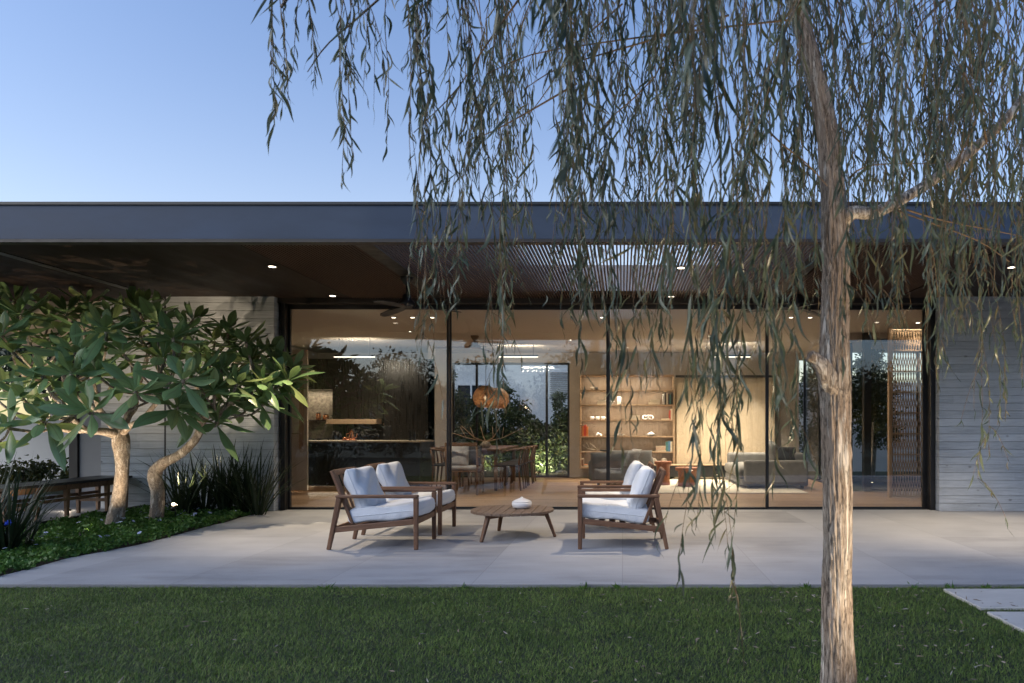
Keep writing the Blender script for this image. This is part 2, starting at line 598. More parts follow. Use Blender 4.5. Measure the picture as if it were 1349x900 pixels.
M['table_teak'] = wood('weathered_teak', (.10, .066, .045), (.22, .155, .11), 'y', .55)
def cloth(name, col):
    k = NT(name)
    v = k.coord((1, 1, 1), jitter=True)
    a = k.noise(v, 5, 4)
    fold = k.noise(k.coord((6, 9, 6), jitter=True), 1.0, 4, .55, 1.5)
    weave = k.noise(v, 420, 2)
    c = k.ramp(a, [(.3, [x * .93 for x in col]), (.7, col)])
    n1 = k.bump(fold, .55, .02)
    k.bsdf(c, .92, 0, k.bump(weave, .25, .001, n1), .15)
    return k.m
M['fabric'] = cloth('white_outdoor_fabric', (.68, .715, .77))
M['ceramic'] = plain('white_ceramic', (.72, .72, .73), .35, 0, .06, 6, bump=.03)
M['kitchen'] = plain('black_stained_oak', (.018, .016, .014), .3, 0, .35, 3, (9, 9, .6), .06, 40)
M['island'] = plain('black_cabinet', (.012, .012, .013), .35, 0, .2, 3, (14, 1, .5), .08, 30)
M['counter'] = plain('pale_stone_counter', (.34, .29, .22), .4, 0, .25, 8)
M['stone'] = plain('terrazzo_stone', (.30, .255, .20), .5, 0, .5, 16, bump=.1)
M['oak'] = wood('light_oak', (.30, .20, .125), (.43, .30, .19), 'z', .5)
M['oak_x'] = wood('light_oak_long', (.32, .22, .14), (.44, .31, .20), 'x', .5)
M['panel'] = wood('pale_oak_panel', (.46, .38, .27), (.60, .50, .37), 'z', .6, .8)
M['dining'] = wood('dining_wood', (.10, .052, .027), (.20, .11, .06), 'z', .45)
M['greyfab'] = plain('grey_upholstery', (.20, .195, .19), .92, 0, .12, 9, bump=.3, bscale=300, bdist=.001, spec=.2)
M['darkfab'] = plain('dark_cushion_cloth', (.05, .05, .055), .92, 0, .15, 9, bump=.3, bscale=300, bdist=.001, spec=.2)
M['paleblue'] = plain('pale_cushion_cloth', (.42, .42, .44), .92, 0, .15, 14, bump=.3, bscale=300, bdist=.001, spec=.2)
M['rug'] = plain('cream_rug', (.58, .53, .45), .95, 0, .08, 18, bump=.5, bscale=200, spec=.1)
M['terracotta'] = plain('terracotta', (.33, .115, .05), .5, 0, .15, 7, bump=.06)
M['copper'] = plain('copper', (.75, .36, .20), .25, 1.0, .08, 6, bump=.02)
M['cane'] = plain('woven_cane', (.40, .225, .11), .6, 0, .25, 30)
M['bronze'] = plain('warm_wood_blade', (.20, .125, .075), .5, 0, .1, 6)
M['soil'] = plain('dark_soil', (.028, .021, .015), .95, 0, .4, 12, bump=.8, bscale=50, bdist=.02)
M['ground'] = plain('ground_turf', (.03, .042, .018), .95, 0, .35, 3, bump=.5, bscale=60, bdist=.02)
M['lawnbase'] = plain('lawn_soil', (.016, .026, .010), .95, 0, .4, 5, bump=.6, bscale=120, bdist=.01)
M['stepping'] = plain('stepping_stone', (.48, .47, .455), .65, 0, .12, 4, (1, 3, 1), .15, 80)
M['bench_wood'] = wood('bench_wood', (.13, .072, .04), (.25, .15, .085), 'z', .5)
M['bench_top'] = plain('charcoal_bench_top', (.02, .02, .022), .35, 0, .2, 5)
M['willow_bark'] = bark_mat('willow_bark', (.135, .115, .10), (.29, .25, .21), (.45, .42, .375))
M['twig'] = plain('willow_twig', (.13, .085, .045), .8, 0, .25, 10)
M['plum_bark'] = bark_mat('frangipani_bark', (.12, .10, .085), (.27, .24, .205), (.38, .35, .31), (14, 14, 9), .5)
M['willow_leaf'] = leaf_mat('willow_leaf', [(.050, .070, .042), (.082, .112, .068), (.12, .145, .095), (.066, .09, .055), (.13, .112, .055), (.088, .115, .075), (.05, .072, .045)], .36, .22)
M['plum_leaf'] = leaf_mat('frangipani_leaf', [(.14, .25, .105), (.20, .335, .15), (.16, .285, .125), (.235, .365, .165), (.26, .31, .12)], .32, .28, (.20, .26, .08), (.16, .20, .10), .5)
M['strap_leaf'] = leaf_mat('strap_leaf', [(.018, .032, .014), (.03, .05, .022), (.045, .062, .028)], .4, .2)
M['cover_leaf'] = leaf_mat('ground_cover_leaf', [(.05, .12, .02), (.085, .19, .035), (.12, .24, .05)], .5, .3)
M['shrub_leaf'] = leaf_mat('shrub_leaf', [(.025, .045, .018), (.045, .075, .03), (.065, .10, .04)], .5, .3, (.25, .22, .06))
M['far_leaf'] = leaf_mat('tree_leaf', [(.02, .032, .016), (.035, .05, .024)], .55, .2)
def grass_mat(name):
    k = NT(name)
    g = k.n('ShaderNodeNewGeometry')
    c = k.ramp(g.outputs['Random Per Island'], [(0, (.088, .150, .028)), (.35, (.15, .232, .045)), (.65, (.205, .295, .065)), (.86, (.14, .205, .04)), (.97, (.20, .20, .075)), (1, (.30, .26, .13))])
    big = k.noise(k.coord((1, 1.6, 1)), 1.5, 5, .65)
    c = k.mix(k.ramp(big, [(.38, 0.0), (.62, .6)]), c, (.055, .10, .022))
    dry = k.noise(k.coord((1, 1.4, 1)), 3.3, 4, .7)
    c = k.mix(k.ramp(dry, [(.58, 0.0), (.72, .45)]), c, (.20, .20, .07))
    p = k.bsdf(c, .5, 0, None, .35, link=False)
    tr = k.n('ShaderNodeBsdfTranslucent')
    k.l(c, tr.inputs[0])
    mx = k.n('ShaderNodeMixShader')
    mx.inputs[0].default_value = .25
    k.l(p.outputs[0], mx.inputs[1]); k.l(tr.outputs[0], mx.inputs[2]); k.l(mx.outputs[0], k.out.inputs[0])
    return k.m
M['grass'] = grass_mat('grass_blade')
M['litter'] = leaf_mat('dry_leaf', [(.26, .22, .16), (.16, .11, .08), (.40, .37, .32), (.12, .075, .06)], .7, .1)
M['petal'] = plain('pale_blue_petal', (.58, .63, .85), .6, 0, .1, 10)
M['blue_petal'] = plain('deep_blue_petal', (.04, .10, .62), .6, 0, .1, 10)
M['downlight'] = emit('downlight_glow', (1.0, .84, .64), 3.5)
M['strip'] = emit('strip_glow', (1.0, .83, .62), 2.2)
M['bulb'] = emit('bulb_glow', (1.0, .70, .42), 2.2)
M['spot_glow'] = emit('garden_spot_glow', (1.0, .76, .48), 5)

# ------------------------------------------------------------------ the setting: ground, lawn, paving, bed
def plane(name, poly, z0, z1, m, kind='structure'):
    o = MB().prism(poly, z0, z1).build(name, m)
    return tag(o, kind=kind)

plane('ground', [(-120, -80), (120, -80), (120, 160), (-120, 160)], -.6, -.12, M['ground'])
bed_edge = [(-5.62, 5.14), (-4.85, 5.43), (-4.25, 5.8), (-4.85 + .28, 6.16), (-4.69, 6.86), (-4.75, 7.75), (-4.80, 8.55), (-4.82, 9.28), (-4.83, 9.62)]
bed_edge = [(-5.62, 5.14), (-4.82, 5.43), (-4.86, 6.16), (-4.70, 6.86), (-4.75, 7.75), (-4.79, 8.55), (-4.82, 9.28), (-4.75, 9.62)]
# smooth the curved kerbless edge between paving and bed
_px = [(-140, 775), (-60, 768), (0, 759), (45, 748), (89, 735.5), (135, 727), (182, 718), (218, 709), (250, 700), (276, 693), (300, 687.5), (320, 681), (337, 677), (352, 674), (364, 672.8)]
bed_edge = [(a.x, a.y) for a in (at(x, y, H * F / (y - HZ)) for x, y in _px)]
bed_edge = [(bed_edge[0][0] - .9, 5.14)] + bed_edge
plane('patio', bed_edge + [(-4.64, 9.62), (-4.64, 9.80), (4.30, 9.80), (4.30, 9.62), (9.5, 9.62), (9.5, 5.14)], -.10, 0.0, M['patio'])
plane('garden_bed', bed_edge[::-1] + [(-9.6, 5.14), (-9.6, 6.7), (-6.72, 6.7), (-6.72, 9.86), (-4.72, 9.86)], -.11, -.012, M['soil'])
plane('side_terrace', [(-16, 6.72), (-6.78, 6.72), (-6.78, 11.9), (-16, 11.9)], -.10, .002, M['patio'])
plane('yard', [(-30, 11.9), (-6.95, 11.9), (-6.95, 30), (-30, 30)], -.12, -.02, M['ground'])
plane('lawn', [(-14, -7), (10, -7), (10, 5.135), (-14, 5.135)], -.12, -.022, M['lawnbase'])
plane('courtyard_ground', [(-9, 16.35), (12, 16.35), (12, 30), (-9, 30)], -.12, -.02, M['ground'])
plane('floor', [(-6.9, 9.83), (4.30, 9.83), (6.9, 9.83), (6.9, 12.58), (4.1, 12.58), (4.1, 16.0), (-6.9, 16.0)], -.10, -.004, M['floor'])

# lawn blades
rng = np.random.default_rng(5)
def grass_points(n, x0, x1, y0, y1):
    return np.stack([rng.uniform(x0, x1, n), rng.uniform(y0, y1, n)], axis=1)
pts = np.concatenate([grass_points(270000, -5.4, 3.9, 3.0, 5.155), grass_points(14000, -10, 8, 0.6, 3.0), grass_points(9000, 3.9, 8, 3, 5.13), grass_points(9000, -11, -5.4, 3, 5.13)])
slabs = [(2.28, 8.8, 4.50, 5.02), (2.27, 8.8, 3.80, 4.40), (2.27, 8.8, 3.1, 3.70)]
keep = pts[:, 1] < 5.132 + .012 * np.sin(pts[:, 0] * 19) * np.sin(pts[:, 0] * 7.3) + .008 * np.sin(pts[:, 0] * 61)
for x0, x1, y0, y1 in slabs:
    keep &= ~((pts[:, 0] > x0 + .01) & (pts[:, 0] < x1) & (pts[:, 1] > y0 + .01) & (pts[:, 1] < y1 - .01))
trk = (pts[:, 0] - .885) ** 2 + (pts[:, 1] - 2.9) ** 2 > .08 ** 2
pts = pts[keep & trk]
N = len(pts)
patch = np.sin(pts[:, 0] * 3.1 + 1.3 * np.sin(pts[:, 1] * 2.3)) * np.sin(pts[:, 1] * 4.7 + pts[:, 0]) * .5 + np.sin(pts[:, 0] * 9 + pts[:, 1] * 11) * .2
gl = (.021 + .007 * patch) * rng.uniform(.6, 1.35, N)
az = rng.uniform(0, 2 * PI, N)
lean = rng.uniform(.1, 1.3, N)
D = np.stack([np.cos(az) * lean, np.sin(az) * lean, np.ones(N)], axis=1)
D = unit(D)
B = np.stack([np.cos(az) * .5, np.sin(az) * .5, -.15 * np.ones(N)], axis=1) * rng.uniform(0, 1, N)[:, None]
S = np.stack([-np.sin(az), np.cos(az), np.zeros(N)], axis=1)
P = np.concatenate([pts, np.full((N, 1), -.023)], axis=1)
n = 3
t = np.linspace(0, 1, n)
pos = P[:, None, :] + D[:, None, :] * (gl[:, None] * t)[:, :, None] + B[:, None, :] * (gl[:, None] * t * t)[:, :, None]
wv = (rng.uniform(.0018, .0034, N)[:, None] * np.array([1, .8, .12])[None, :] / 2)[:, :, None]
V = np.stack([pos - S[:, None, :] * wv, pos + S[:, None, :] * wv], axis=2).reshape(-1, 3)
a = (np.arange(N) * 6)[:, None] + np.arange(2)[None, :] * 2
Q = np.stack([a, a + 1, a + 3, a + 2], axis=-1).reshape(-1, 4)
tag(np_mesh('grass', V, Q, M['grass']), 'short green lawn grass in front of the pale paving', 'grass', kind='stuff')

# fallen willow leaves on the lawn
rng = np.random.default_rng(8)
n_ = 520
xy = np.stack([rng.uniform(-5, 3.4, n_), rng.uniform(2.9, 5.1, n_)], axis=1)
xy[:330, 0] = rng.normal(1.7, .9, 330)
az = rng.uniform(0, 2 * PI, n_)
Dl = unit(np.stack([np.cos(az), np.sin(az), rng.uniform(-.1, .25, n_)], axis=1))
Bl = np.stack([rng.normal(0, .25, n_), rng.normal(0, .25, n_), rng.normal(0, .2, n_)], axis=1)
Sl = unit(np.stack([-np.sin(az), np.cos(az), rng.normal(0, .5, n_)], axis=1))
V, Q, _ = strip_leaves(np.concatenate([xy, rng.uniform(.002, .014, n_)[:, None]], axis=1), Dl, rng.uniform(.015, .045, n_), rng.uniform(.005, .011, n_), Bl, Sl, n=5, fold=.3)
tag(np_mesh('fallen_leaves', V, Q, M['litter']), 'small dry willow leaves scattered over the lawn', 'fallen leaves', kind='stuff')

# stepping slabs
for i, (x0, x1, y0, y1) in enumerate(slabs):
    o = MB().box(x0, x1, y0, y1, -.11, -.002).build('stepping_stone', M['stepping'], bevel=.006)
    tag(o, ['pale stone stepping slab set in the lawn next to the paving', 'pale stone stepping slab in the lawn, second out from the paving', 'pale stone stepping slab in the lawn, third out from the paving'][i], 'stepping stone', 'stepping stones in the lawn')

# ------------------------------------------------------------------ the house
house = thing('house', 'low flat roofed house with deep steel fascia, timber slat soffit and glass front', 'house', (0, 9.8, 0))
ZC = 2.82          # room height
# roof: slabs round the open bay
roof = MB()
roof.box(-15, 9.5, 6.36, 6.52, 2.955, 3.12)
roof.box(-15, -2.5, 6.52, 16.35, 2.955, 3.12)
roof.box(2.04, 9.5, 6.52, 16.35, 2.955, 3.12)
roof.box(-2.5, 2.04, 9.42, 16.35, 2.955, 3.12)
roof_o = roof.build('roof', M['dark_trim'], house)
MB().box(-15, 9.5, 6.30, 6.357, 2.825, 3.125).build('fascia', M['fascia'], roof_o)
MB().box(-15.02, 9.52, 6.285, 6.50, 3.127, 3.152).build('coping', M['black'], roof_o)
MB().box(-15, 9.5, 6.296, 6.40, 2.795, 2.822).build('drip_edge', M['dark_trim'], roof_o)
MB().box(-2.5, 2.04, 9.40, 9.417, 2.958, 3.3).build('roof_opening_lining', plain('grey_lining', (.3, .3, .31), .7), roof_o)
# soffit slats run from fascia to glass
sl = MB()
x = -3.69
while x < 3.74:
    if not (-2.60 < x < -2.42 or 1.95 < x < 2.12):
        sl.box(x, x + .0165, 6.41, 9.68, 2.908, 2.94)
    x += .037
sl.build('soffit_slats', M['slat'], house)
for x0, x1, y1 in ((-14.9, -6.42, 12.4), (-6.26, -3.72, 9.68), (3.78, 9.4, 9.68)):
    MB().box(x0, x1, 6.41, y1, 2.915, 2.945).build('soffit_panel', M['soffit'], house)
for x0, x1 in ((-2.605, -2.415), (1.945, 2.125), (-6.40, -6.28)):
    MB().box(x0, x1, 6.41, 9.68, 2.912, 2.95).build('soffit_beam', M['black'], house)
MB().box(-14.9, 9.4, 6.402, 6.408, 2.83, 2.95).build('fascia_backing', M['dark_trim'], house)
MB().box(-4.74, 4.34, 9.685, 9.90, 2.845, 2.952).build('window_head', M['dark_trim'], house)

# board formed concrete walls
MB().box(-6.20, -4.735, 9.59, 9.86, -.12, 2.952).build('concrete_wall', M['concrete'], house)
MB().box(-7.3, -6.235, 9.88, 10.1, -.12, 2.952).build('concrete_wall', M['concrete'], house)
MB().box(-6.232, -6.203, 9.60, 9.90, -.12, 2.95).build('wall_joint', M['black'], house)
MB().box(4.305, 9.4, 9.59, 9.86, -.12, 2.952).build('concrete_wall', M['concrete'], house)

# inner walls and ceiling
MB().box(-6.9, 6.9, 9.905, 16.0, ZC, ZC + .12).build('ceiling', M['ceiling'], house)
MB().box(-7.05, -6.9, 10.11, 16.1, -.05, ZC + .1).build('side_wall', M['plaster'], house)
bw = MB()
bw.box(-6.9, -3.86, 16.0, 16.15, -.05, ZC)
bw.box(-3.86, -1.20, 16.0, 16.15, 2.60, ZC)
bw.box(-1.20, 4.0, 16.0, 16.15, -.05, ZC)
bw.build('back_wall', M['plaster'], house)
MB().box(4.0, 4.2, 12.6, 16.15, 2.66, ZC).build('side_lintel', M['plaster'], house)
MB().box(6.9, 7.05, 9.87, 12.7, -.05, ZC).build('side_wall', M['plaster'], house)
MB().box(4.2, 6.9, 12.6, 12.75, 2.72, ZC).build('side_lintel', M['plaster'], house)
MB().box(-4.02, -3.87, 14.6, 15.99, 0, ZC - .002).build('pier', M['plaster'], house)
MB().box(4.28, 4.40, 12.5, 12.62, 0, 2.815).build('column', M['black'], house, .004)

# left wing: lintel band and pier behind the frangipani
MB().box(-15, -7.305, 9.93, 10.09, 2.30, 2.912).build('wing_lintel', M['plaster'], house)
MB().box(-9.15, -7.06, 11.9, 12.1, -.1, 2.912).build('wing_wall', M['grey_wall'], house)
MB().box(-7.25, -7.06, 10.12, 11.74, -.1, 2.912).build('wing_side_wall', M['concrete'], house)
MB().box(-9.30, -9.16, 11.86, 12.0, -.1, 2.912).build('wing_window_frame', M['dark_trim'], house)

# sliding window front: four panels
XS = [-4.66, -2.416, -.20, 2.015, 4.235]
for i in range(4):
    x0, x1 = XS[i], XS[i + 1]
    y = 9.80 + .045 * (i % 2)
    w = MB()
    e0, e1 = (.045 if i == 0 else .026), (.045 if i == 3 else .026)
    w.box(x0 - (.03 if i == 0 else 0), x0 + e0, y, y + .04, .0, ZC + .02)
    w.box(x1 - e1, x1 + (.03 if i == 3 else 0), y, y + .04, .0, ZC + .02)
    w.box(x0 + e0 + .001, x1 - e1 - .001, y + .002, y + .038, .0, .028)
    w.box(x0 + e0 + .001, x1 - e1 - .001, y + .002, y + .038, ZC - .04, ZC + .02)
    wi = w.build('window_frame', M['black'], house, .003)
    MB().box(x0 + e0, x1 - e1, y + .014, y + .026, .03, ZC - .042).build('pane', M['glass'], wi)
MB().box(-4.70, -4.64, 9.70, 9.90, 0, 2.845).build('window_jamb', M['black'], house)
MB().box(4.238, 4.30, 9.70, 9.90, 0, 2.845).build('window_jamb', M['black'], house)
MB().box(-4.63, 4.235, 9.775, 9.90, -.02, .006).build('window_track', M['black'], house)

# garden window behind the dining table
gw = MB()
gx = [-3.84, -3.31, -1.72, -1.22]
for xx in gx:
    gw.box(xx - .025, xx + .025, 16.02, 16.08, .0, 2.58)
gw.box(-3.86, -1.20, 16.022, 16.078, 2.55, 2.598)
gw.box(-3.86, -1.20, 16.022, 16.078, -.01, .03)
gw.box(-3.815, -3.335, 16.024, 16.076, .95, .99)
g_o = gw.build('garden_window_frame', M['black'], house, .003)
for k_ in range(3):
    MB().box(gx[k_] + .026, gx[k_ + 1] - .026, 16.044, 16.056, .031, 2.549).build('pane', M['glass_in'], g_o)
# side glazing towards the planted court
sg = MB()
for yy in (12.70, 13.7, 14.7, 15.9):
    sg.box(4.08, 4.13, yy - .03, yy + .03, 0, 2.655)
sg.box(4.085, 4.125, 12.73, 15.87, 0, .04)
sg.box(4.085, 4.125, 12.73, 15.87, 2.61, 2.652)
s_o = sg.build('side_window_frame', M['black'], house, .003)
for a_, b_ in ((12.731, 13.669), (13.731, 14.669), (14.731, 15.869)):
    MB().box(4.10, 4.11, a_, b_, .041, 2.609).build('pane', M['glass_in'], s_o)
rg = MB()
for xx in (4.43, 5.3, 6.6):
    rg.box(xx - .02, xx + .02, 12.62, 12.66, 0, 2.715)
rg.box(4.451, 6.579, 12.622, 12.658, 0, .04)
rg.box(4.451, 6.579, 12.622, 12.658, 2.67, 2.712)
r_o = rg.build('rear_window_frame', M['black'], house, .003)
for a_, b_ in ((4.451, 5.279), (5.321, 6.579)):
    MB().box(a_, b_, 12.635, 12.645, .041, 2.669).build('pane', M['glass_in'], r_o)

# ------------------------------------------------------------------ lights in soffit and ceiling
def downlight(x, y, z, energy, label, group, size=95, r=.035, col=WARM, lean=0):
    if y > 12: r = .02
    t = thing('ceiling_downlight', label, 'downlight', (x, y, z), group)
    MB().lathe([(r + .012, -.004), (r + .012, .0), (r, .0), (r, -.003)], (x, y, z), 20).build('trim_ring', M['black'], t)
    MB().lathe([(r * .9, -.006), (r * .9, -.0045)], (x, y, z), 20).build('lens', M['downlight'], t)
    if y > 10: energy *= 2.1
    lamp('downlight_lamp', 'SPOT', (x, y, z - .03), energy, col, (x + lean, y, 0), t, spot_size=R(size), spot_blend=.8, shadow_soft_size=.02)
    return t

GS = 'downlights in the terrace soffit'
AMB = (1.0, .79, .53)
downlight(-3.83, 7.72, 2.902, 140, 'lit soffit downlight above the paving, nearer the fascia, beside the frangipani', GS, 76, .042, AMB, .75)
downlight(-3.88, 9.45, 2.902, 95, 'lit soffit downlight close to the glass above the kitchen panel', GS, 76, .042, AMB, .6)
downlight(.645, 7.78, 2.902, 135, 'lit soffit downlight among the slats under the open sky bay, nearer the fascia', GS, 105, .042, AMB)
downlight(.655, 9.5, 2.902, 65, 'lit soffit downlight close to the glass in front of the bookshelf', GS, 80, .042, AMB)
downlight(4.30, 7.8, 2.912, 190, 'lit soffit downlight in the dark panel before the concrete wall, behind willow leaves', GS, 84, .042, AMB)
GI = 'downlights in the living room ceiling'
K = 'small round downlight in the kitchen ceiling, '
for x, lab in ((-3.50, K + 'farthest of three from the dining pendants'), (-3.21, K + 'middle of three in a row'), (-2.91, K + 'closest of three to the dining side')):
    downlight(x, 10.8, ZC, 14, lab, GI, 110)
downlight(-.31, 10.8, ZC, 18, 'small round downlight in the ceiling beside the second mullion', GI, 110)
downlight(2.58, 10.8, ZC, 13, 'small round downlight in the ceiling next to the third mullion', GI, 110)
downlight(2.87, 10.8, ZC, 13, 'small round downlight in the ceiling close to the willow trunk', GI, 110)
downlight(-3.73, 12.4, ZC, 16, 'small round downlight in the ceiling over the end of the kitchen island', GI, 110)
downlight(-5.2, 13.6, ZC, 36, 'small round downlight over the kitchen worktop and tall dark cabinets', GI, 100)
downlight(.10, 14.9, ZC, 50, 'small round downlight washing the bookshelf', GI, 100)
downlight(1.75, 14.75, ZC, 150, 'small round downlight washing the pale sliding panels near the bookshelf', GI, 90)
downlight(2.75, 14.75, ZC, 120, 'small round downlight washing the pale sliding panels near the court glazing', GI, 90)
downlight(1.6, 13.0, ZC, 38, 'small round downlight over the rug and terracotta tables', GI, 120)
downlight(-1.0, 13.6, ZC, 18, 'small round downlight between dining table and armchairs', GI, 120)
downlight(3.5, 11.8, ZC, 18, 'small round downlight over the floor by the black column', GI, 110)
downlight(4.75, 11.35, ZC, 8, 'small round downlight grazing the lattice screen', GI, 90)

def strip_light(x0, x1, y, z, label):
    t = thing('linear_pendant', label, 'linear light', (x0, y, z), 'linear lights under the ceiling')
    MB().box(x0, x1, y - .02, y + .02, z, z + .035).build('housing', M['dark_trim'], t)
    MB().box(x0 + .005, x1 - .005, y - .022, y + .018, z - .010, z - .001).build('diffuser', M['strip'], t)
    for xx in (x0 + .1, x1 - .1):
        MB().tube([(xx, y, z + .035), (xx, y, ZC)], .004, 6).build('hanger', M['black'], t)
    lamp('strip_lamp', 'AREA', ((x0 + x1) / 2, y, z - .03), 8, WARM, ((x0 + x1) / 2, y, 0), t, shape='RECTANGLE', size=x1 - x0, size_y=.03)
    lamp('added_uplamp', 'AREA', ((x0 + x1) / 2, y + .03, z + .05), 3.5, WARM, ((x0 + x1) / 2, y + .5, ZC), t, shape='RECTANGLE', size=x1 - x0, size_y=.03)  # extra upward light, added to brighten the ceiling and upper back wall
strip_light(at(440, 470, 13.3).x, at(494, 470, 13.3).x, 13.3, at(0, 470, 13.3).z, 'slim lit linear pendant over the kitchen island')
strip_light(at(657, 470, 14.4).x, at(709, 470, 14.4).x, 14.4, at(0, 470, 14.4).z, 'slim lit linear pendant behind the woven dining pendants')
strip_light(at(940, 470, 14.0).x, at(989, 470, 14.0).x, 14.0, at(0, 470, 14.0).z, 'slim lit linear pendant before the pale sliding panels')

# ------------------------------------------------------------------ terrace furniture
def piping(Mx, hx, hy):
    """welt sewn round the seam of a cushion"""
    b = MB()
    us = [math.sin((2 * i / 20 - 1) * PI / 2) for i in range(21)]
    X = lambda u, v: hx * u * (1 - .02 * (1 - abs(v)) * abs(u) ** 6)
    Y = lambda u, v: hy * v * (1 - .02 * (1 - abs(u)) * abs(v) ** 6)
    rim = [(u, -1) for u in us] + [(1, v) for v in us[1:]] + [(u, 1) for u in us[::-1][1:]] + [(-1, v) for v in us[::-1][1:]]
    return b.tube([Mx @ Vector((X(u, v), Y(u, v), 0)) for u, v in rim], .0045, 6)

def lounge_chair():
    """faces +x, front legs at x = 0"""
    t = thing('lounge_chair', 'teak lounge chair with white cushions', 'armchair', (0, 0, 0), 'teak lounge chairs on the terrace')
    bv = .006
    for s in (-1, 1):
        y = s * .315
        MB().bar((0, y, 0), (0, y, .482), .038, .034, (0, 1, 0), .044, .044).build('leg', M['teak_z'], t, bv)
    for s in (-1, 1):
        y = s * .315
        MB().bar((-.815, y, 0), (-.715, y, .482), .036, .036, (0, 1, 0), .046, .056).build('leg', M['teak_z'], t, bv)
    for s in (-1, 1):
        y = s * .318
        MB().bar((.024, y, .498), (-.745, y, .498), .056, .030).build('armrest', M['teak_x'], t, .01)
    for s in (-1, 1):
        MB().bar((-.022, s * .313, .262), (-.765, s * .313, .185), .026, .052).build('side_rail', M['teak_x'], t, bv)
    MB().bar((-.002, -.298, .262), (-.002, .298, .262), .028, .055).build('front_rail', M['teak_y'], t, bv)
    MB().bar((-.76, -.298, .19), (-.76, .298, .19), .028, .055).build('rear_rail', M['teak_y'], t, bv)
    deck = MB()
    for i in range(6):
        x = -.10 - i * .10
        z = .262 - (-x) / .745 * .077
        deck.bar((x, -.299, z), (x, .299, z), .06, .014)
    deck.build('seat_slats', M['teak_y'], t, .002)
    back = MB()
    for s in (-1, 1):
        back.bar((-.60, s * .278, .235), (-.80, s * .278, .735), .05, .028, (1, 0, 0), .05, .03)
    back.bar((-.797, -.256, .716), (-.797, .256, .716), .024, .055, (.37, 0, 1))
    back.bar((-.635, -.256, .29), (-.635, .256, .29), .022, .045, (.37, 0, 1))
    for i in range(5):
        y = -.2 + i * .1
        back.bar((-.643, y, .31), (-.788, y, .692), .045, .012, (1, 0, 0))
    back.build('backrest', M['teak_z'], t, bv)
    sc = MB()
    tilt = math.atan(.077 / .745)
    Ms = Matrix.Translation((-.315, 0, .335)) @ Matrix.Rotation(-tilt, 4, 'Y') 
    sc.cushion(.335, .287, .074, Ms, 16, .20, 26, .004, 3)
    so = sc.build('seat_cushion', M['fabric'], t)
    piping(Ms, .335, .287).build('piping', M['fabric'], so)
    bc = MB()
    Mb = Matrix.Translation((-.585, 0, .545)) @ Matrix.Rotation(R(-22), 4, 'Y') @ Matrix.Rotation(R(90), 4, 'Y')
    bc.cushion(.215, .272, .078, Mb, 7, .36, 26, .007, 5)
    bo_ = bc.build('back_cushion', M['fabric'], t)
    piping(Mb, .215, .272).build('piping', M['fabric'], bo_)
    return t

ch = lounge_chair()
ch.location = (-1.925, 6.90, 0)
ch['label'] = 'teak lounge chair facing the table from the kitchen side, closer to the lawn'
dup(ch, (-1.935, 7.80, 0), 0, 'teak lounge chair facing the table from the kitchen side, closer to the glass')
dup(ch, (-.40, 6.93, 0), R(180.5), 'teak lounge chair with its back towards the willow, closer to the lawn')
dup(ch, (-.47, 7.98, 0), R(181), 'teak lounge chair with its back towards the willow, closer to the glass')

tb = thing('coffee_table', 'round slatted teak coffee table on three splayed legs', 'coffee table', (-1.15, 7.38, 0))
tt = MB()
rad = .43
nsl = 9
for i in range(nsl):
    x0 = -rad + i * 2 * rad / nsl + .003
    x1 = -rad + (i + 1) * 2 * rad / nsl - .003
    xs = np.linspace(x0, x1, 7)
    up_ = [(x_, math.sqrt(max(rad ** 2 - x_ * x_, .0004))) for x_ in xs]
    poly = [(-1.15 + x_, 7.38 - y_) for x_, y_ in up_] + [(-1.15 + x_, 7.38 + y_) for x_, y_ in up_[::-1]]
    tt.prism(poly, .262, .288)
tt.build('tabletop', M['table_teak'], tb, .003)
for ang in (R(236), R(118), R(-3)):
    c, s = math.cos(ang), math.sin(ang)
    MB().bar((-1.15 + c * .45, 7.38 + s * .45, 0), (-1.15 + c * .35, 7.38 + s * .35, .258), .034, .028, (c, s, 0), .048, .04).build('leg', M['teak_z'], tb, .007)
ap = MB()
for ang in (R(236), R(118), R(-3)):
    c, s = math.cos(ang), math.sin(ang)
    ap.bar((-1.15, 7.38, .24), (-1.15 + c * .34, 7.38 + s * .34, .24), .04, .04)
ap.build('apron', M['teak_x'], tb, .004)

bo = thing('lidded_bowl', 'squat white ceramic bowl with a pointed lid on the coffee table', 'bowl', (-1.06, 7.44, .288))
MB().lathe([(.055, 0), (.09, .008), (.103, .03), (.105, .05), (.102, .066), (.096, .066)], (-1.06, 7.44, .288), 40).build('bowl', M['ceramic'], bo)
MB().lathe([(.101, .068), (.100, .074), (.075, .088), (.035, .103), (.014, .112), (.012, .120), (.002, .123)], (-1.06, 7.44, .288), 40).build('lid', M['ceramic'], bo)

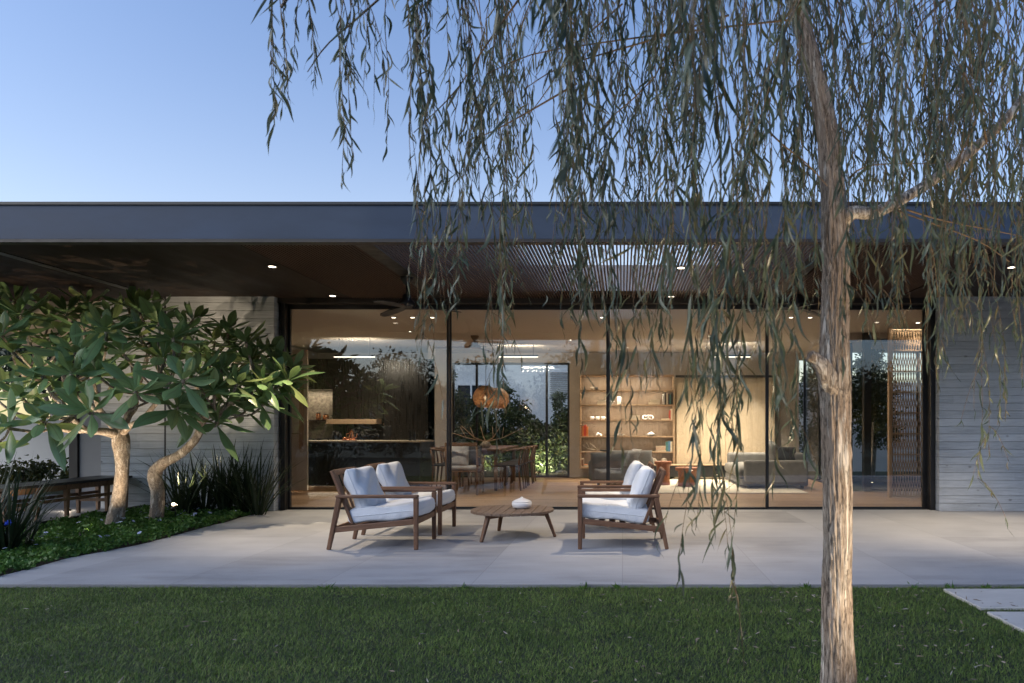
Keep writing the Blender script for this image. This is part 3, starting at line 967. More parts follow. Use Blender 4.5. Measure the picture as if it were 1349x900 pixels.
# terrace ceiling fans
def fan(name, loc, zc, zhub, nb, br, m, mb_, label, rot, bl_tilt=8, cone=True):
    t = thing(name, label, 'ceiling fan', (loc[0], loc[1], zc))
    x, y = loc
    MB().lathe([(.075, 0), (.07, -.03), (.03, -.085), (.014, -.10)], (x, y, zc), 24).build('canopy', m, t)
    MB().tube([(x, y, zc - .08), (x, y, zhub + .10)], .013, 10).build('rod', m, t)
    MB().lathe([(.02, .15), (.045, .13), (.055, .09), (.095, .045), (.10, .01), (.085, -.01), (.02, -.018)] if cone else
               [(.02, .10), (.06, .09), (.065, .03), (.11, .02), (.11, -.02), (.05, -.03), (.01, -.03)], (x, y, zhub), 28).build('motor', m, t)
    for k in range(nb):
        a = rot + 2 * PI * k / nb
        ca, sa = math.cos(a), math.sin(a)
        b = MB()
        secs = [(.06, .06), (.16, .10), (br * .55, .125), (br * .9, .105), (br, .05)]
        vs_, fs = [], []
        for r_, w_ in secs:
            for sgn in (-1, 1):
                for dz in (-.005, .005):
                    wy = sgn * w_ / 2
                    vs_.append((x + ca * r_ - sa * wy, y + sa * r_ + ca * wy, zhub - .012 + wy * math.tan(R(bl_tilt)) + dz - .03 * (r_ / br) ** 2))
        for i in range(len(secs) - 1):
            o_ = i * 4
            fs += [(o_, o_ + 2, o_ + 6, o_ + 4), (o_ + 1, o_ + 5, o_ + 7, o_ + 3), (o_, o_ + 4, o_ + 5, o_ + 1), (o_ + 2, o_ + 3, o_ + 7, o_ + 6)]
        fs += [(0, 1, 3, 2), (len(vs_) - 4, len(vs_) - 2, len(vs_) - 1, len(vs_) - 3)]
        b.add(vs_, fs)
        b.build('blade', mb_, t, .003)
    return t
fan('ceiling_fan', (-2.505, 8.2), 2.885, 2.545, 3, .62, M['black'], M['black'], 'black ceiling fan under the soffit beam in front of the kitchen panel', R(255))
fan('ceiling_fan', (2.035, 8.2), 2.885, 2.545, 3, .62, M['black'], M['black'], 'black ceiling fan under the soffit beam beside the willow trunk', R(290))
fan('ceiling_fan', (-2.72, 13.0), ZC, 2.62, 3, .72, M['bronze'], M['bronze'], 'brown ceiling fan indoors above the dining table', R(192), cone=False)

# ------------------------------------------------------------------ kitchen
ki = thing('kitchen_island', 'black kitchen island with a thin pale stone counter', 'kitchen island', (-4.6, 12.45, 0))
xl, xr = -5.50, -3.58
MB().box(-6.6, xr, 12.47, 13.35, .10, .868).build('cabinet', M['island'], ki, .004)
MB().box(-6.6, xr - .05, 12.53, 13.30, 0, .098).build('plinth', M['oak_x'], ki)
MB().box(-6.62, xr + .02, 12.44, 13.37, .870, .895).build('countertop', M['counter'], ki, .003)
lamp('plinth_lamp', 'AREA', (-5.0, 12.50, .09), .9, WARM, (-5.0, 12.3, 0), ki, shape='RECTANGLE', size=2.2, size_y=.02)

pw = thing('pantry_unit', 'tall beige pantry cabinet beside the kitchen island', 'cabinet', (-6.0, 12.42, 0))
MB().box(-6.55, -5.53, 12.38, 12.435, .03, 2.50).build('door', M['plaster'], pw, .004)
MB().box(-5.66, -5.58, 12.355, 12.378, .75, 2.02).build('edge_trim', M['oak'], pw, .003)
MB().box(-6.0, -5.62, 12.335, 12.36, 1.02, 1.035).build('handle', M['counter'], pw)

kc = thing('kitchen_cabinets', 'tall black stained kitchen cabinets along the back of the kitchen', 'cabinet', (-4.9, 14.6, 0))
for i in range(4):
    x0 = -6.0 + i * .53
    MB().box(x0 + .002, x0 + .528, 14.60, 14.63, 1.32 if i < 2 else .08, 2.55).build('cabinet_door', M['kitchen'], kc, .003)
MB().box(-6.0, -3.88, 14.632, 15.2, .0, 2.555).build('carcass', M['kitchen'], kc)
MB().box(-6.88, -6.003, 14.63, 15.2, 1.92, 2.555).build('carcass', M['kitchen'], kc)
MB().box(-6.88, -6.003, 15.10, 15.2, .9, 1.917).build('stone_splashback', M['stone'], kc)
MB().box(-6.88, -6.003, 14.63, 15.2, .0, .9).build('carcass', M['kitchen'], kc)
MB().box(-6.88, -6.005, 14.85, 15.098, 1.27, 1.288).build('niche_shelf', M['dark_trim'], kc)
lamp('niche_lamp', 'AREA', (-6.45, 14.9, 1.9), 2, WARM, (-6.45, 15.0, .9), kc, shape='RECTANGLE', size=.8, size_y=.03)
MB().box(-6.0, -4.98, 14.28, 14.598, 1.20, 1.30).build('hood_shelf', M['oak_x'], kc, .004)
MB().box(-5.35, -4.97 + .2, 14.585, 14.598, .86, 1.16).build('oven_door', M['black'], kc, .004)
MB().box(-6.88, -3.9, 14.30, 14.58, .0, .84).build('worktop_base', M['kitchen'], kc)
MB().box(-6.88, -3.9, 14.28, 14.582, .842, .87).build('worktop', M['counter'], kc)

for i, (dx, r_, h_, mm, lab) in enumerate(((0, .05, .16, 'copper', 'brown glass jar on the stone niche shelf, end nearest the wall'), (.16, .06, .13, 'copper', 'round copper jar in the stone niche'),
                                           (.30, .055, .10, 'stone', 'small grey jar on the stone niche shelf'), (.40, .04, .12, 'copper', 'slim copper jar nearest the black doors in the niche'))):
    c = (-6.44 + dx, 14.95, 1.288)
    j = thing('jar', lab, 'jar', c, 'jars in the kitchen niche')
    MB().lathe([(r_ * .8, 0), (r_, .01), (r_, h_ * .75), (r_ * .7, h_ * .85), (r_ * .7, h_ * .86)], c, 18).build('body', M[mm], j)
    MB().lathe([(r_ * .75, h_ * .86), (r_ * .75, h_), (.004, h_ + .005)], c, 18).build('lid', M['dark_trim'], j)
# copper coffee set on the island
tr_ = thing('copper_tray', 'copper tray on the kitchen island counter', 'tray', (-4.95, 12.8, .895))
MB().lathe([(.12, 0), (.13, .004), (.135, .02), (.128, .02), (.122, .008)], (-4.95, 12.8, .896), 28).build('tray', M['copper'], tr_)
c = (-4.91, 12.8, .905)
kt = thing('copper_pot', 'shiny copper coffee pot standing on the copper tray', 'coffee pot', c)
MB().lathe([(.05, 0), (.062, .02), (.055, .06), (.03, .10), (.026, .12), (.036, .14), (.032, .141)], c, 24).build('body', M['copper'], kt)
MB().lathe([(.037, .143), (.03, .155), (.012, .165), (.014, .178), (.003, .185)], c, 20).build('lid', M['copper'], kt)
MB().tube([(c[0] + .045, c[1], c[2] + .03), (c[0] + .085, c[1], c[2] + .06), (c[0] + .1, c[1], c[2] + .12)], [.014, .01, .007], 8).build('spout', M['copper'], kt)
MB().tube([(c[0] - .05, c[1], c[2] + .04), (c[0] - .1, c[1], c[2] + .07), (c[0] - .09, c[1], c[2] + .115), (c[0] - .03, c[1], c[2] + .12)], .006, 8).build('handle', M['copper'], kt)
c = (-5.03, 12.78, .905)
o = MB().lathe([(.02, 0), (.032, .008), (.036, .05), (.033, .05), (.028, .012)], c, 20).build('cup', M['copper'])
tag(o, 'small copper cup beside the coffee pot on the tray', 'cup')
for i, xx in enumerate((-3.98, -3.90)):
    c = (xx + .1, 12.9, .895)
    o = MB().lathe([(.026, 0), (.028, .01), (.024, .13), (.015, .18), (.02, .19), (.004, .20)], c, 18).build('pepper_mill', M['black'])
    tag(o, ('black pepper mill on the island, the one closer to the copper pot', 'black pepper mill at the very end of the island counter')[i], 'pepper mill', 'pepper mills on the island')

# ------------------------------------------------------------------ dining
dt = thing('dining_table', 'long dark wood dining table under woven pendants', 'dining table', (-2.62, 13.7, 0))
MB().box(-3.06, -2.20, 12.55, 14.95, .715, .75).build('tabletop', M['dining'], dt, .006)
for x in (-2.98, -2.28):
    for y in (12.68, 14.82):
        MB().bar((x, y, 0), (x, y, .714), .04, .04, (0, 1, 0), .06, .06).build('leg', M['dining'], dt, .004)
MB().box(-2.96, -2.30, 12.72, 14.78, .64, .713).build('apron', M['dining'], dt)

def dining_chair():
    """faces +x"""
    t = thing('dining_chair', 'dark wood dining chair', 'chair', (0, 0, 0), 'chairs around the dining table')
    for s in (-1, 1):
        MB().tube([(.20, s * .21, 0), (.19, s * .2, .44)], [.014, .019], 8).build('leg', M['dining'], t)
    for s in (-1, 1):
        MB().tube([(-.24, s * .2, 0), (-.20, s * .2, .42), (-.22, s * .205, .60), (-.25, s * .215, .73)], [.014, .019, .016, .013], 8).build('leg', M['dining'], t)
    MB().cushion(.235, .225, .022, Matrix.Translation((0, 0, .45)), 6, .3, 10, 0, 1).build('seat', M['darkfab'], t)
    r_ = MB()
    r_.tube([(.08, -.255, .705), (-.12, -.26, .73), (-.24, -.20, .745), (-.285, 0, .75), (-.24, .20, .745), (-.12, .26, .73), (.08, .255, .705)], [.014, .018, .02, .022, .02, .018, .014], 8)
    r_.build('top_rail', M['dining'], t)
    b_ = MB()
    for yy in (-.05, .05):
        b_.bar((-.215, yy * .3, .46), (-.275, yy, .73), .03, .012, (1, 0, 0))
    b_.build('back_slats', M['dining'], t)
    return t
dc = dining_chair()
dc.location = (-2.06, 12.85, 0); dc.rotation_euler = (0, 0, R(180))
GD = 'dark wood dining chair on the shelf side of the table, '
dc['label'] = GD + 'first from the terrace'
for i, w_ in enumerate(('second from the terrace', 'third from the terrace', 'last before the garden window')):
    dup(dc, (-2.06, 13.45 + .6 * i, 0), R(180 + (3, -2, 2)[i]), GD + w_)
GD = 'dark wood dining chair on the kitchen side of the table, '
for i, w_ in enumerate(('first from the terrace', 'second from the terrace', 'third from the terrace')):
    dup(dc, (-3.22, 12.95 + .68 * i, 0), R((2, -3, 1)[i]), GD + w_)
# carver with cushions at the near end
cv = thing('carver_chair', 'dark wood armchair with cushions at the end of the dining table', 'armchair', (-2.70, 12.1, 0))
for x in (-.26, .26):
    MB().tube([(-2.70 + x, 12.36, 0), (-2.70 + x, 12.36, .62)], [.016, .02], 8).build('leg', M['dining'], cv)
    MB().tube([(-2.70 + x, 11.86, 0), (-2.70 + x, 11.88, .45), (-2.70 + x, 11.80, .86)], [.016, .021, .015], 8).build('leg', M['dining'], cv)
    MB().bar((-2.70 + x, 12.38, .63), (-2.70 + x, 11.83, .63), .04, .025).build('armrest', M['dining'], cv, .004)
MB().bar((-2.97, 11.80, .85), (-2.43, 11.80, .85), .022, .06).build('top_rail', M['dining'], cv, .006)
MB().box(-2.97, -2.43, 11.88, 12.37, .38, .41).build('seat', M['dining'], cv, .005)
MB().cushion(.26, .25, .045, Matrix.Translation((-2.70, 12.12, .455)), 8, .3, 12, .004, 7).build('seat_cushion', M['paleblue'], cv)
o = MB().cushion(.20, .19, .07, Matrix.Translation((-2.80, 11.96, .66)) @ Matrix.Rotation(R(78), 4, 'X'), 4, .45, 14, .008, 8).build('cushion', M['paleblue'])
tag(o, 'pale striped cushion leaning in the dining armchair', 'cushion')
o = MB().cushion(.18, .18, .07, Matrix.Translation((-2.58, 12.06, .65)) @ Matrix.Rotation(R(-12), 4, 'Z') @ Matrix.Rotation(R(76), 4, 'X'), 4, .45, 14, .008, 9).build('cushion', M['darkfab'])
tag(o, 'dark cushion leaning in the dining armchair', 'cushion')

va = thing('branch_vase', 'low vase holding bare pale branches on the dining table', 'vase', (-2.50, 12.9, .75))
MB().lathe([(.05, 0), (.09, .03), (.10, .07), (.06, .12), (.04, .13), (.035, .13)], (-2.50, 12.9, .75), 24).build('vase', M['stone'], va)
rb = random.Random(4)
for k in range(5):
    a = (-2.5, 12.9, .87)
    dx = (-.75, -.42, -.12, .3, .7)[k]
    top = (a[0] + dx, a[1] + rb.uniform(-.2, .2), a[2] + (.22, .30, .26, .30, .25)[k])
    mid = (a[0] + dx * .45, a[1] + rb.uniform(-.1, .1), a[2] + .06 + .05 * rb.random())
    br = MB()
    br.tube([a, mid, top], [.013, .010, .004], 6)
    br.tube([mid, (mid[0] + dx * .1 - .05, mid[1] + .05, mid[2] + .2)], [.008, .003], 6)
    br.build('branch', M['oak'], va)

def pendant(x, y, z, label, r_=.232, hh=.225):
    t = thing('woven_pendant', label, 'pendant lamp', (x, y, z), 'woven pendants over the dining table')
    w = MB()
    NS, NT_ = 46, 20
    for sgn in (-1, 1):
        for k in range(NS):
            vs_, fs = [], []
            for i in range(NT_ + 1):
                u = i / NT_
                th = R(20) + u * (R(138) - R(20))
                ph = 2 * PI * k / NS + sgn * u * 1.25
                for dd in (-1, 1):
                    p2 = ph + dd * .0088 / (r_ * max(.3, math.sin(th)))
                    rr = r_ * (1 + .004 * sgn)
                    vs_.append((x + rr * math.sin(th) * math.cos(p2), y + rr * math.sin(th) * math.sin(p2), z + hh * math.cos(th)))
            for i in range(NT_):
                fs.append((2 * i, 2 * i + 1, 2 * i + 3, 2 * i + 2))
            w.add(vs_, fs, True)
    for th in (R(20), R(138)):
        ring = [(x + r_ * math.sin(th) * math.cos(2 * PI * k / 32), y + r_ * math.sin(th) * math.sin(2 * PI * k / 32), z + hh * math.cos(th)) for k in range(33)]
        w.tube(ring, .008, 6)
    w.build('woven_shade', M['cane'], t)
    MB().tube([(x, y, ZC), (x, y, z + .08)], .005, 6).build('cord', M['black'], t)
    MB().lathe([(.02, .085), (.024, .04), (.02, .035)], (x, y, z), 12).build('socket', M['black'], t)
    MB().lathe([(.01, .034), (.03, .01), (.034, -.015), (.02, -.04), (.003, -.046)], (x, y, z), 16).build('bulb', M['bulb'], t)
    lamp('pendant_lamp', 'POINT', (x, y, z - .05), 3.4, (1.0, .70, .42), None, t, shadow_soft_size=.05)
pendant(at(640, 0, 13.0).x, 13.0, at(0, 524, 13.0).z, 'round woven cane pendant lamp closer to the terrace')
pendant(at(655, 0, 13.9).x, 13.9, at(0, 526, 13.9).z, 'round woven cane pendant lamp partly hidden by the other')

# ------------------------------------------------------------------ living room
rug = MB().box(.25, 3.2, 12.15, 15.3, -.003, .012).build('rug', M['rug'], bevel=.004)
tag(rug, 'cream rug under the terracotta tables and grey sofa', 'rug')

SX0, SX1, SY0, SY1 = -.95, 1.15, 15.62, 15.97
LEV = [.25, .596, .937, 1.30, 1.64, 1.965]
bs = thing('bookshelf', 'wide light oak wall bookshelf with lit shelves', 'bookshelf', ((SX0 + SX1) / 2, 15.97, 0))
for x in (SX0, SX1 - .025):
    MB().box(x, x + .025, SY0, SY1, LEV[0] - .03, 2.27).build('side_panel', M['oak'], bs, .002)
MB().box(SX0 + .026, SX1 - .026, SY1 - .02, SY1, LEV[0] - .03, 2.27).build('back_panel', wood('shelf_back_oak', (.17, .125, .09), (.27, .205, .15), 'z', .6), bs)
for i, z in enumerate(LEV):
    MB().box(SX0 + .026, SX1 - .026, SY0 + .004, SY1 - .021, z - .028, z - .001).build('shelf', M['oak_x'], bs, .002)
MB().box(SX0, SX1, SY0, SY1, 2.272, 2.30).build('top_board', M['oak_x'], bs, .002)
for z in LEV[1:] + [2.30]:
    lamp('shelf_lamp', 'AREA', ((SX0 + SX1) / 2, SY0 + .05, z - .035), 2.6 if z < 1 else 7.0, WARM, ((SX0 + SX1) / 2, SY0 + .14, z - .5), bs, shape='RECTANGLE', size=1.9, size_y=.012)

def shelf_x(px): return (px - VX) * 15.78 / F
def bookcol(name, c): return plain('cover_' + name, c, .6, 0, .08, 10)
BC = {n_: bookcol(n_, c) for n_, c in dict(white=(.66, .64, .6), red=(.45, .05, .03), orange=(.52, .16, .04), black=(.03, .03, .035), blue=(.07, .17, .30), brown=(.2, .1, .06), cream=(.6, .52, .4), teal=(.06, .17, .18)).items()}
WORDS_ROW = ['lowest', 'second lowest', 'third', 'fourth', 'fifth', 'top']
def book(px, row, w, h, col, lab, lean=0):
    x, z = shelf_x(px), LEV[row]
    t = thing('book', lab, 'book', (x, 15.74, z + .001), 'books on the oak bookshelf')
    MB().box(x, x + .003, 15.66, 15.86, z, z + h).build('cover', BC[col], t)
    MB().box(x + w - .003, x + w, 15.66, 15.86, z, z + h).build('cover', BC[col], t)
    MB().box(x + .003, x + w - .003, 15.66, 15.664, z, z + h).build('spine', BC[col], t)
    MB().box(x + .003, x + w - .003, 15.665, 15.85, z + .004, z + h - .004).build('pages', BC['cream'], t)
x_ = 873.0
for w, h, c_, lab in ((.036, .24, 'white', 'tall white book, first of the upright books on the upper shelf'), (.03, .26, 'black', 'tall black book between two pale books on the upper shelf'), (.04, .25, 'cream', 'thick cream book between black books on the upper shelf'),
                      (.028, .24, 'black', 'black book in the middle of the upright upper shelf row'), (.03, .22, 'teal', 'dark teal book near the end of the upper shelf row'), (.04, .25, 'black', 'thick black book against the upper shelf side')):
    book(x_, 4, w, h, c_, lab); x_ += (w + .003) * F / 15.78
x_ = 764.8
for w, h, c_, lab in ((.045, .24, 'brown', 'brown book against the bookshelf side next to orange books'), (.03, .22, 'orange', 'orange book beside the brown one'), (.05, .25, 'red', 'thick red book among orange spines'), (.035, .21, 'orange', 'orange book at the free end of the red and orange row')):
    book(x_, 2, w, h, c_, lab); x_ += (w + .003) * F / 15.78
x_ = 881.5
for w, h, c_, lab in ((.025, .21, 'red', 'dark red book standing on the shelf below the black books'), (.045, .24, 'cream', 'cream book beside the dark red one')):
    book(x_, 3, w, h, c_, lab); x_ += (w + .003) * F / 15.78
x_ = 877.0
for w, h, c_, lab in ((.045, .22, 'teal', 'teal book on the second lowest shelf by the panel'), (.05, .23, 'blue', 'blue grey book between teal and cream on the second lowest shelf'), (.045, .22, 'cream', 'cream book at the end of the second lowest shelf')):
    book(x_, 1, w, h, c_, lab); x_ += (w + .003) * F / 15.78
def flat_book(px, row, w, h, col, lab, dz=0):
    x, z = shelf_x(px), LEV[row] + dz
    t = thing('book', lab, 'book', (x + w / 2, 15.76, z), 'books on the oak bookshelf')
    MB().box(x, x + w, 15.66, 15.86, z + .001, z + h - .001).build('pages', BC['cream'], t)
    b = MB()
    b.box(x - .004, x + w + .004, 15.655, 15.86, z - .002 + .002, z + .001)
    b.box(x - .004, x + w + .004, 15.655, 15.86, z + h - .001, z + h + .002)
    b.build('cover', BC[col], t)
flat_book(787, 4, .19, .05, 'white', 'thick white book lying on the upper shelf beside the second mullion')
flat_book(787.6, 4, .17, .035, 'white', 'thinner white book lying on top of the thick white one', .054)
flat_book(854.5, 4, .24, .055, 'cream', 'big cream book lying beside the upright black books')
flat_book(857, 4, .20, .04, 'white', 'white book lying on the big cream one', .06)
flat_book(871.5, 3, .17, .032, 'cream', 'cream book lying next to the dark red one')
flat_book(830, 3, .22, .04, 'blue', 'blue book lying under a white one in mid shelf')
flat_book(830.5, 3, .21, .05, 'white', 'white book lying on the blue one', .045)
flat_book(864, 1, .22, .035, 'brown', 'brown book at the bottom of the small pile on the second lowest shelf')
flat_book(864.5, 1, .2, .035, 'red', 'red book in the small pile on the second lowest shelf', .04)
flat_book(864.2, 1, .21, .035, 'cream', 'cream book on top of the small pile on the second lowest shelf', .08)
flat_book(770, 0, .22, .055, 'orange', 'orange book lying on the lowest shelf')

def decor(name, lab, cat, px, row, prof, m, group=None, y=15.76):
    c = (shelf_x(px), y, LEV[row])
    o = MB().lathe(prof, c, 20).build(name, m)
    return tag(o, lab, cat, group)
decor('plant_pot', 'tiny dark pot on the top shelf, nearer the dining window', 'pot', 780, 5, [(.03, 0), (.042, .01), (.045, .07), (.04, .07), (.035, .03)], M['stone'])
decor('plant_pot', 'tiny black pot on the top shelf beside a grey one', 'pot', 786, 5, [(.02, 0), (.03, .01), (.035, .04), (.02, .065), (.012, .066)], M['black'])
decor('vase', 'white cylinder vase on the upper shelf near the mullion', 'vase', 816, 4, [(.045, 0), (.05, .01), (.05, .17), (.045, .175), (.04, .165), (.04, .02)], M['ceramic'])
for i, px in enumerate((780, 787.5, 794.5)):
    c = (shelf_x(px), 15.75, LEV[3])
    t = thing('white_cup', ('white cup nearest the dining window on the third shelf', 'white cup between two cups on the third shelf', 'white cup close to the second mullion on the third shelf')[i], 'cup', c, 'cups on the bookshelf')
    MB().lathe([(.03, 0), (.04, .008), (.045, .075), (.041, .075), (.036, .012)], c, 18).build('cup', M['ceramic'], t)
    MB().tube([(c[0] + .042, c[1], c[2] + .06), (c[0] + .065, c[1], c[2] + .05), (c[0] + .065, c[1], c[2] + .03), (c[0] + .042, c[1], c[2] + .02)], .006, 6).build('handle', M['ceramic'], t)
# spiky white ornament
o = MB()
cx, cz = shelf_x(805), LEV[4] + .09
for k in range(9):
    a = R(25 + k * 40)
    o.bar((cx, 15.76, cz), (cx + .09 * math.cos(a), 15.76 + .03 * math.sin(3 * a), cz + .085 * math.sin(a)), .02, .02, (0, 1, 0), .004, .004)
o.box(cx - .02, cx + .02, 15.74, 15.78, LEV[4], LEV[4] + .03)
tag(o.build('star_ornament', M['ceramic'], bevel=.002), 'white spiky ornament behind the second mullion', 'ornament')
# knot, coral
o = MB()
c = (shelf_x(852), 15.75, LEV[3] + .055)
ring = lambda ox, tilt: [(c[0] + ox + .05 * math.cos(a), c[1] + tilt * math.sin(a) * .04, c[2] + .042 * math.sin(a)) for a in np.linspace(0, 2 * PI, 17)]
o.tube(ring(-.04, 1), .015, 8); o.tube(ring(.03, -1), .015, 8); o.tube(ring(.09, .6), .013, 8)
tag(o.build('knot_ornament', M['ceramic']), 'white knotted chain ornament in mid shelf', 'ornament')
o = MB()
rb = random.Random(9)
c = Vector((shelf_x(789), 15.75, LEV[2]))
for k in range(12):
    a, e = rb.uniform(0, 2 * PI), rb.uniform(.1, 1.3)
    d = Vector((math.cos(a) * math.cos(e), math.sin(a) * math.cos(e) * .6, math.sin(e)))
    o.tube([c + Vector((0, 0, .02)), c + d * .05 + Vector((0, 0, .02)), c + d * rb.uniform(.07, .1)], [.02, .018, .011], 7)
tag(o.build('coral', M['ceramic']), 'white branching coral on the shelf beside the red books', 'coral')
# dark bird figure and white dish
o = MB()
c = (shelf_x(809), 15.76, LEV[2])
o.tube([(c[0], c[1], c[2]), (c[0] + .01, c[1], c[2] + .05), (c[0] + .03, c[1], c[2] + .09), (c[0] + .075, c[1], c[2] + .12), (c[0] + .085, c[1], c[2] + .11)], [.012, .014, .03, .016, .004], 10)
o.box(c[0] - .035, c[0] + .045, c[1] - .025, c[1] + .025, c[2], c[2] + .008)
tag(o.build('bird_figure', M['black']), 'small dark bird figure behind the second mullion', 'figurine')
decor('white_dish', 'wide white dish beside the dark bird figure', 'dish', 817, 2, [(.05, 0), (.06, .01), (.11, .045), (.105, .045), (.05, .016)], M['ceramic'])
decor('white_dish', 'white dish at the bottom of two stacked by the shelf end', 'dish', 857.5, 2, [(.05, 0), (.06, .01), (.13, .04), (.125, .04), (.05, .016)], M['ceramic'])
decor('white_dish', 'smaller white dish stacked upside down on a wide one', 'dish', 857.5, 2, [(.08, .042), (.075, .06), (.03, .085), (.028, .09), (.003, .09)], M['ceramic'])
decor('white_dish', 'shallow white bowl alone on the second lowest shelf', 'bowl', 839, 1, [(.05, 0), (.07, .01), (.12, .04), (.115, .04), (.06, .016)], M['ceramic'])
decor('dark_dish', 'flat dark dish on the second lowest shelf near the driftwood', 'dish', 799, 1, [(.06, 0), (.14, .012), (.15, .03), (.14, .03), (.06, .012)], M['black'])
o = MB()
a0 = Vector((shelf_x(768), 15.76, LEV[1] + .03))
o.tube([a0 + Vector((0, 0, .10)), a0 + Vector((.1, 0, .03)), a0 + Vector((.2, 0, .01)), a0 + Vector((.42, 0, -.012))], [.008, .014, .014, .006], 7)
o.tube([a0 + Vector((.33, 0, .0)), a0 + Vector((.25, 0, .08)), a0 + Vector((.16, .02, .15))], [.012, .009, .004], 7)
o.tube([a0 + Vector((.15, 0, .02)), a0 + Vector((.10, 0, .13)), a0 + Vector((.07, 0, .17))], [.01, .008, .003], 7)
tag(o.build('driftwood', M['counter']), 'forked pale driftwood branch on the second lowest shelf', 'driftwood')
for i, px in enumerate((861, 874.5)):
    c = (shelf_x(px), 15.76, LEV[0])
    t = thing('stone_head', ('grey carved stone head on the lowest shelf, the one farther from the panels', 'grey carved stone head on the lowest shelf next to the panels')[i], 'sculpture', c)
    MB().lathe([(.06, 0), (.075, .02), (.085, .09), (.075, .15), (.05, .185), (.01, .195)], c, 18).build('head', M['stone'], t)
    for sx in (-.03, .03):
        MB().lathe([(.002, -.012), (.014, 0), (.002, .012)], (c[0] + sx, c[1] - .078, c[2] + .11), 10).build('eye', M['black'], t)
    MB().box(c[0] - .03, c[0] + .03, c[1] - .09, c[1] - .075, c[2] + .045, c[2] + .06).build('mouth', M['black'], t)
t = thing('photo_frame', 'small pale standing frame on the lowest shelf end', 'picture frame', (shelf_x(767), 15.75, LEV[0]))
MB().box(shelf_x(765.5), shelf_x(769.5), 15.74, 15.77, LEV[0], LEV[0] + .19).build('frame', BC['cream'], t, .003)
MB().box(shelf_x(766.2), shelf_x(768.8), 15.737, 15.742, LEV[0] + .02, LEV[0] + .17).build('picture', BC['brown'], t)

# sliding panels and low bench cabinet
sp = thing('sliding_panels', 'tall pale oak sliding panels beside the bookshelf', 'cupboard', (2.25, 15.9, 0))
for i in range(4):
    x0 = 1.20 + i * .545
    MB().box(x0 + .002, x0 + .543, 15.66 + .012 * (i % 2), 15.72, .32, 2.12).build('door', M['panel'], sp, .002)
MB().box(1.153, 3.40, 15.724, 15.99, .0, 2.235).build('carcass', M['panel'], sp)
MB().box(1.18, 3.40, 15.60, 15.722, 2.24, 2.285).build('rail', M['dark_trim'], sp)
lb = thing('low_cabinet', 'long low wall cabinet beneath the pale sliding panels', 'cabinet', (2.2, 15.4, 0))
MB().box(.3, 3.36, 15.25, 15.60, .06, .30).build('body', M['island'], lb, .004)
MB().box(.28, 3.38, 15.24, 15.602, .302, .325).build('top', M['oak_x'], lb, .003)

def side_table(c, r_, h_, lab):
    t = thing('side_table', lab, 'side table', c, 'terracotta side tables')
    MB().lathe([(r_ * .80, 0), (r_ * .82, .01), (r_ * .74, h_ * .4), (r_ * .78, h_ - .075), (r_ * .85, h_ - .062)], c, 40).build('base', M['terracotta'], t)
    MB().lathe([(r_ * .97, h_ - .06), (r_, h_ - .05), (r_, h_ - .012), (r_ * .97, h_)], c, 40).build('tabletop', M['terracotta'], t)
side_table((at(873.5, 0, 13.8).x, 13.8, .012), .17, .46, 'taller round terracotta side table closer to the bookshelf')
side_table((at(906, 0, 13.5).x, 13.5, .012), .24, .36, 'shorter wider terracotta side table beside the sofa')

# grey sofa, seen from its end
sf = thing('sofa', 'grey sofa with rounded end and loose cushions on the cream rug', 'sofa', (2.75, 14.0, 0))
def pad(hx, hy, hz, x, y, z, px=9, q=.25, rot=None):
    Mx = Matrix.Translation((x, y, z))
    if rot is not None: Mx = Mx @ rot
    return MB().cushion(hx, hy, hz, Mx, px, q, 16, .004, 2)
MB().box(2.20, 3.42, 12.98, 15.1, .06, .18).build('base', M['greyfab'], sf, .02)
pad(.36, .98, .12, 2.53, 14.08, .29).build('seat_cushion', M['greyfab'], sf)
MB().box(2.24, 3.40, 12.90, 13.10, .10, .53).build('armrest', M['greyfab'], sf, .05, 4)
MB().box(2.24, 3.40, 14.98, 15.18, .10, .60).build('armrest', M['greyfab'], sf, .06, 4)
MB().box(3.16, 3.40, 13.12, 14.96, .10, .66).build('backrest', M['greyfab'], sf, .06, 4)
for x in (2.32, 3.30):
    for y in (12.98, 15.05):
        MB().box(x - .03, x + .03, y - .03, y + .03, .012, .06).build('leg', M['black'], sf)
for k_, (x, y, lab) in enumerate(((2.92, 13.45, 'soft grey cushion on the sofa end facing the terrace'), (3.05, 14.2, 'grey cushion further back on the sofa'))):
    o = pad(.27, .27, .09, x, y, .60, 4, .45, Matrix.Rotation(R(70), 4, 'Y') @ Matrix.Rotation(R(8), 4, 'Z')).build('cushion', M['greyfab'])
    tag(o, lab, 'cushion')
o = pad(.20, .17, .08, 3.05, 13.2, .60, 4, .45, Matrix.Rotation(R(72), 4, 'X')).build('cushion', M['darkfab'])
tag(o, 'dark round cornered cushion leaning on the sofa arm', 'cushion')

# two grey armchairs near the bookshelf
def tub(x, y, lab):
    t = thing('grey_armchair', lab, 'armchair', (x, y, 0), 'grey armchairs in the living room')
    MB().cushion(.36, .30, .13, Matrix.Translation((x, y + .02, .30)), 8, .28, 16, .004, 4).build('seat', M['greyfab'], t)
    MB().cushion(.44, .28, .11, Matrix.Translation((x, y - .34, .40)) @ Matrix.Rotation(R(80), 4, 'X'), 5, .35, 18, .005, 5).build('backrest', M['greyfab'], t)
    for s in (-1, 1):
        MB().cushion(.33, .20, .08, Matrix.Translation((x + s * .40, y - .02, .34)) @ Matrix.Rotation(R(90), 4, 'Z') @ Matrix.Rotation(R(90), 4, 'X'), 5, .35, 16, .004, 6).build('armrest', M['greyfab'], t)
    for dx in (-.3, .3):
        for dy in (-.26, .26):
            MB().tube([(x + dx, y + dy, 0), (x + dx, y + dy, .19)], .018, 8).build('leg', M['black'], t)
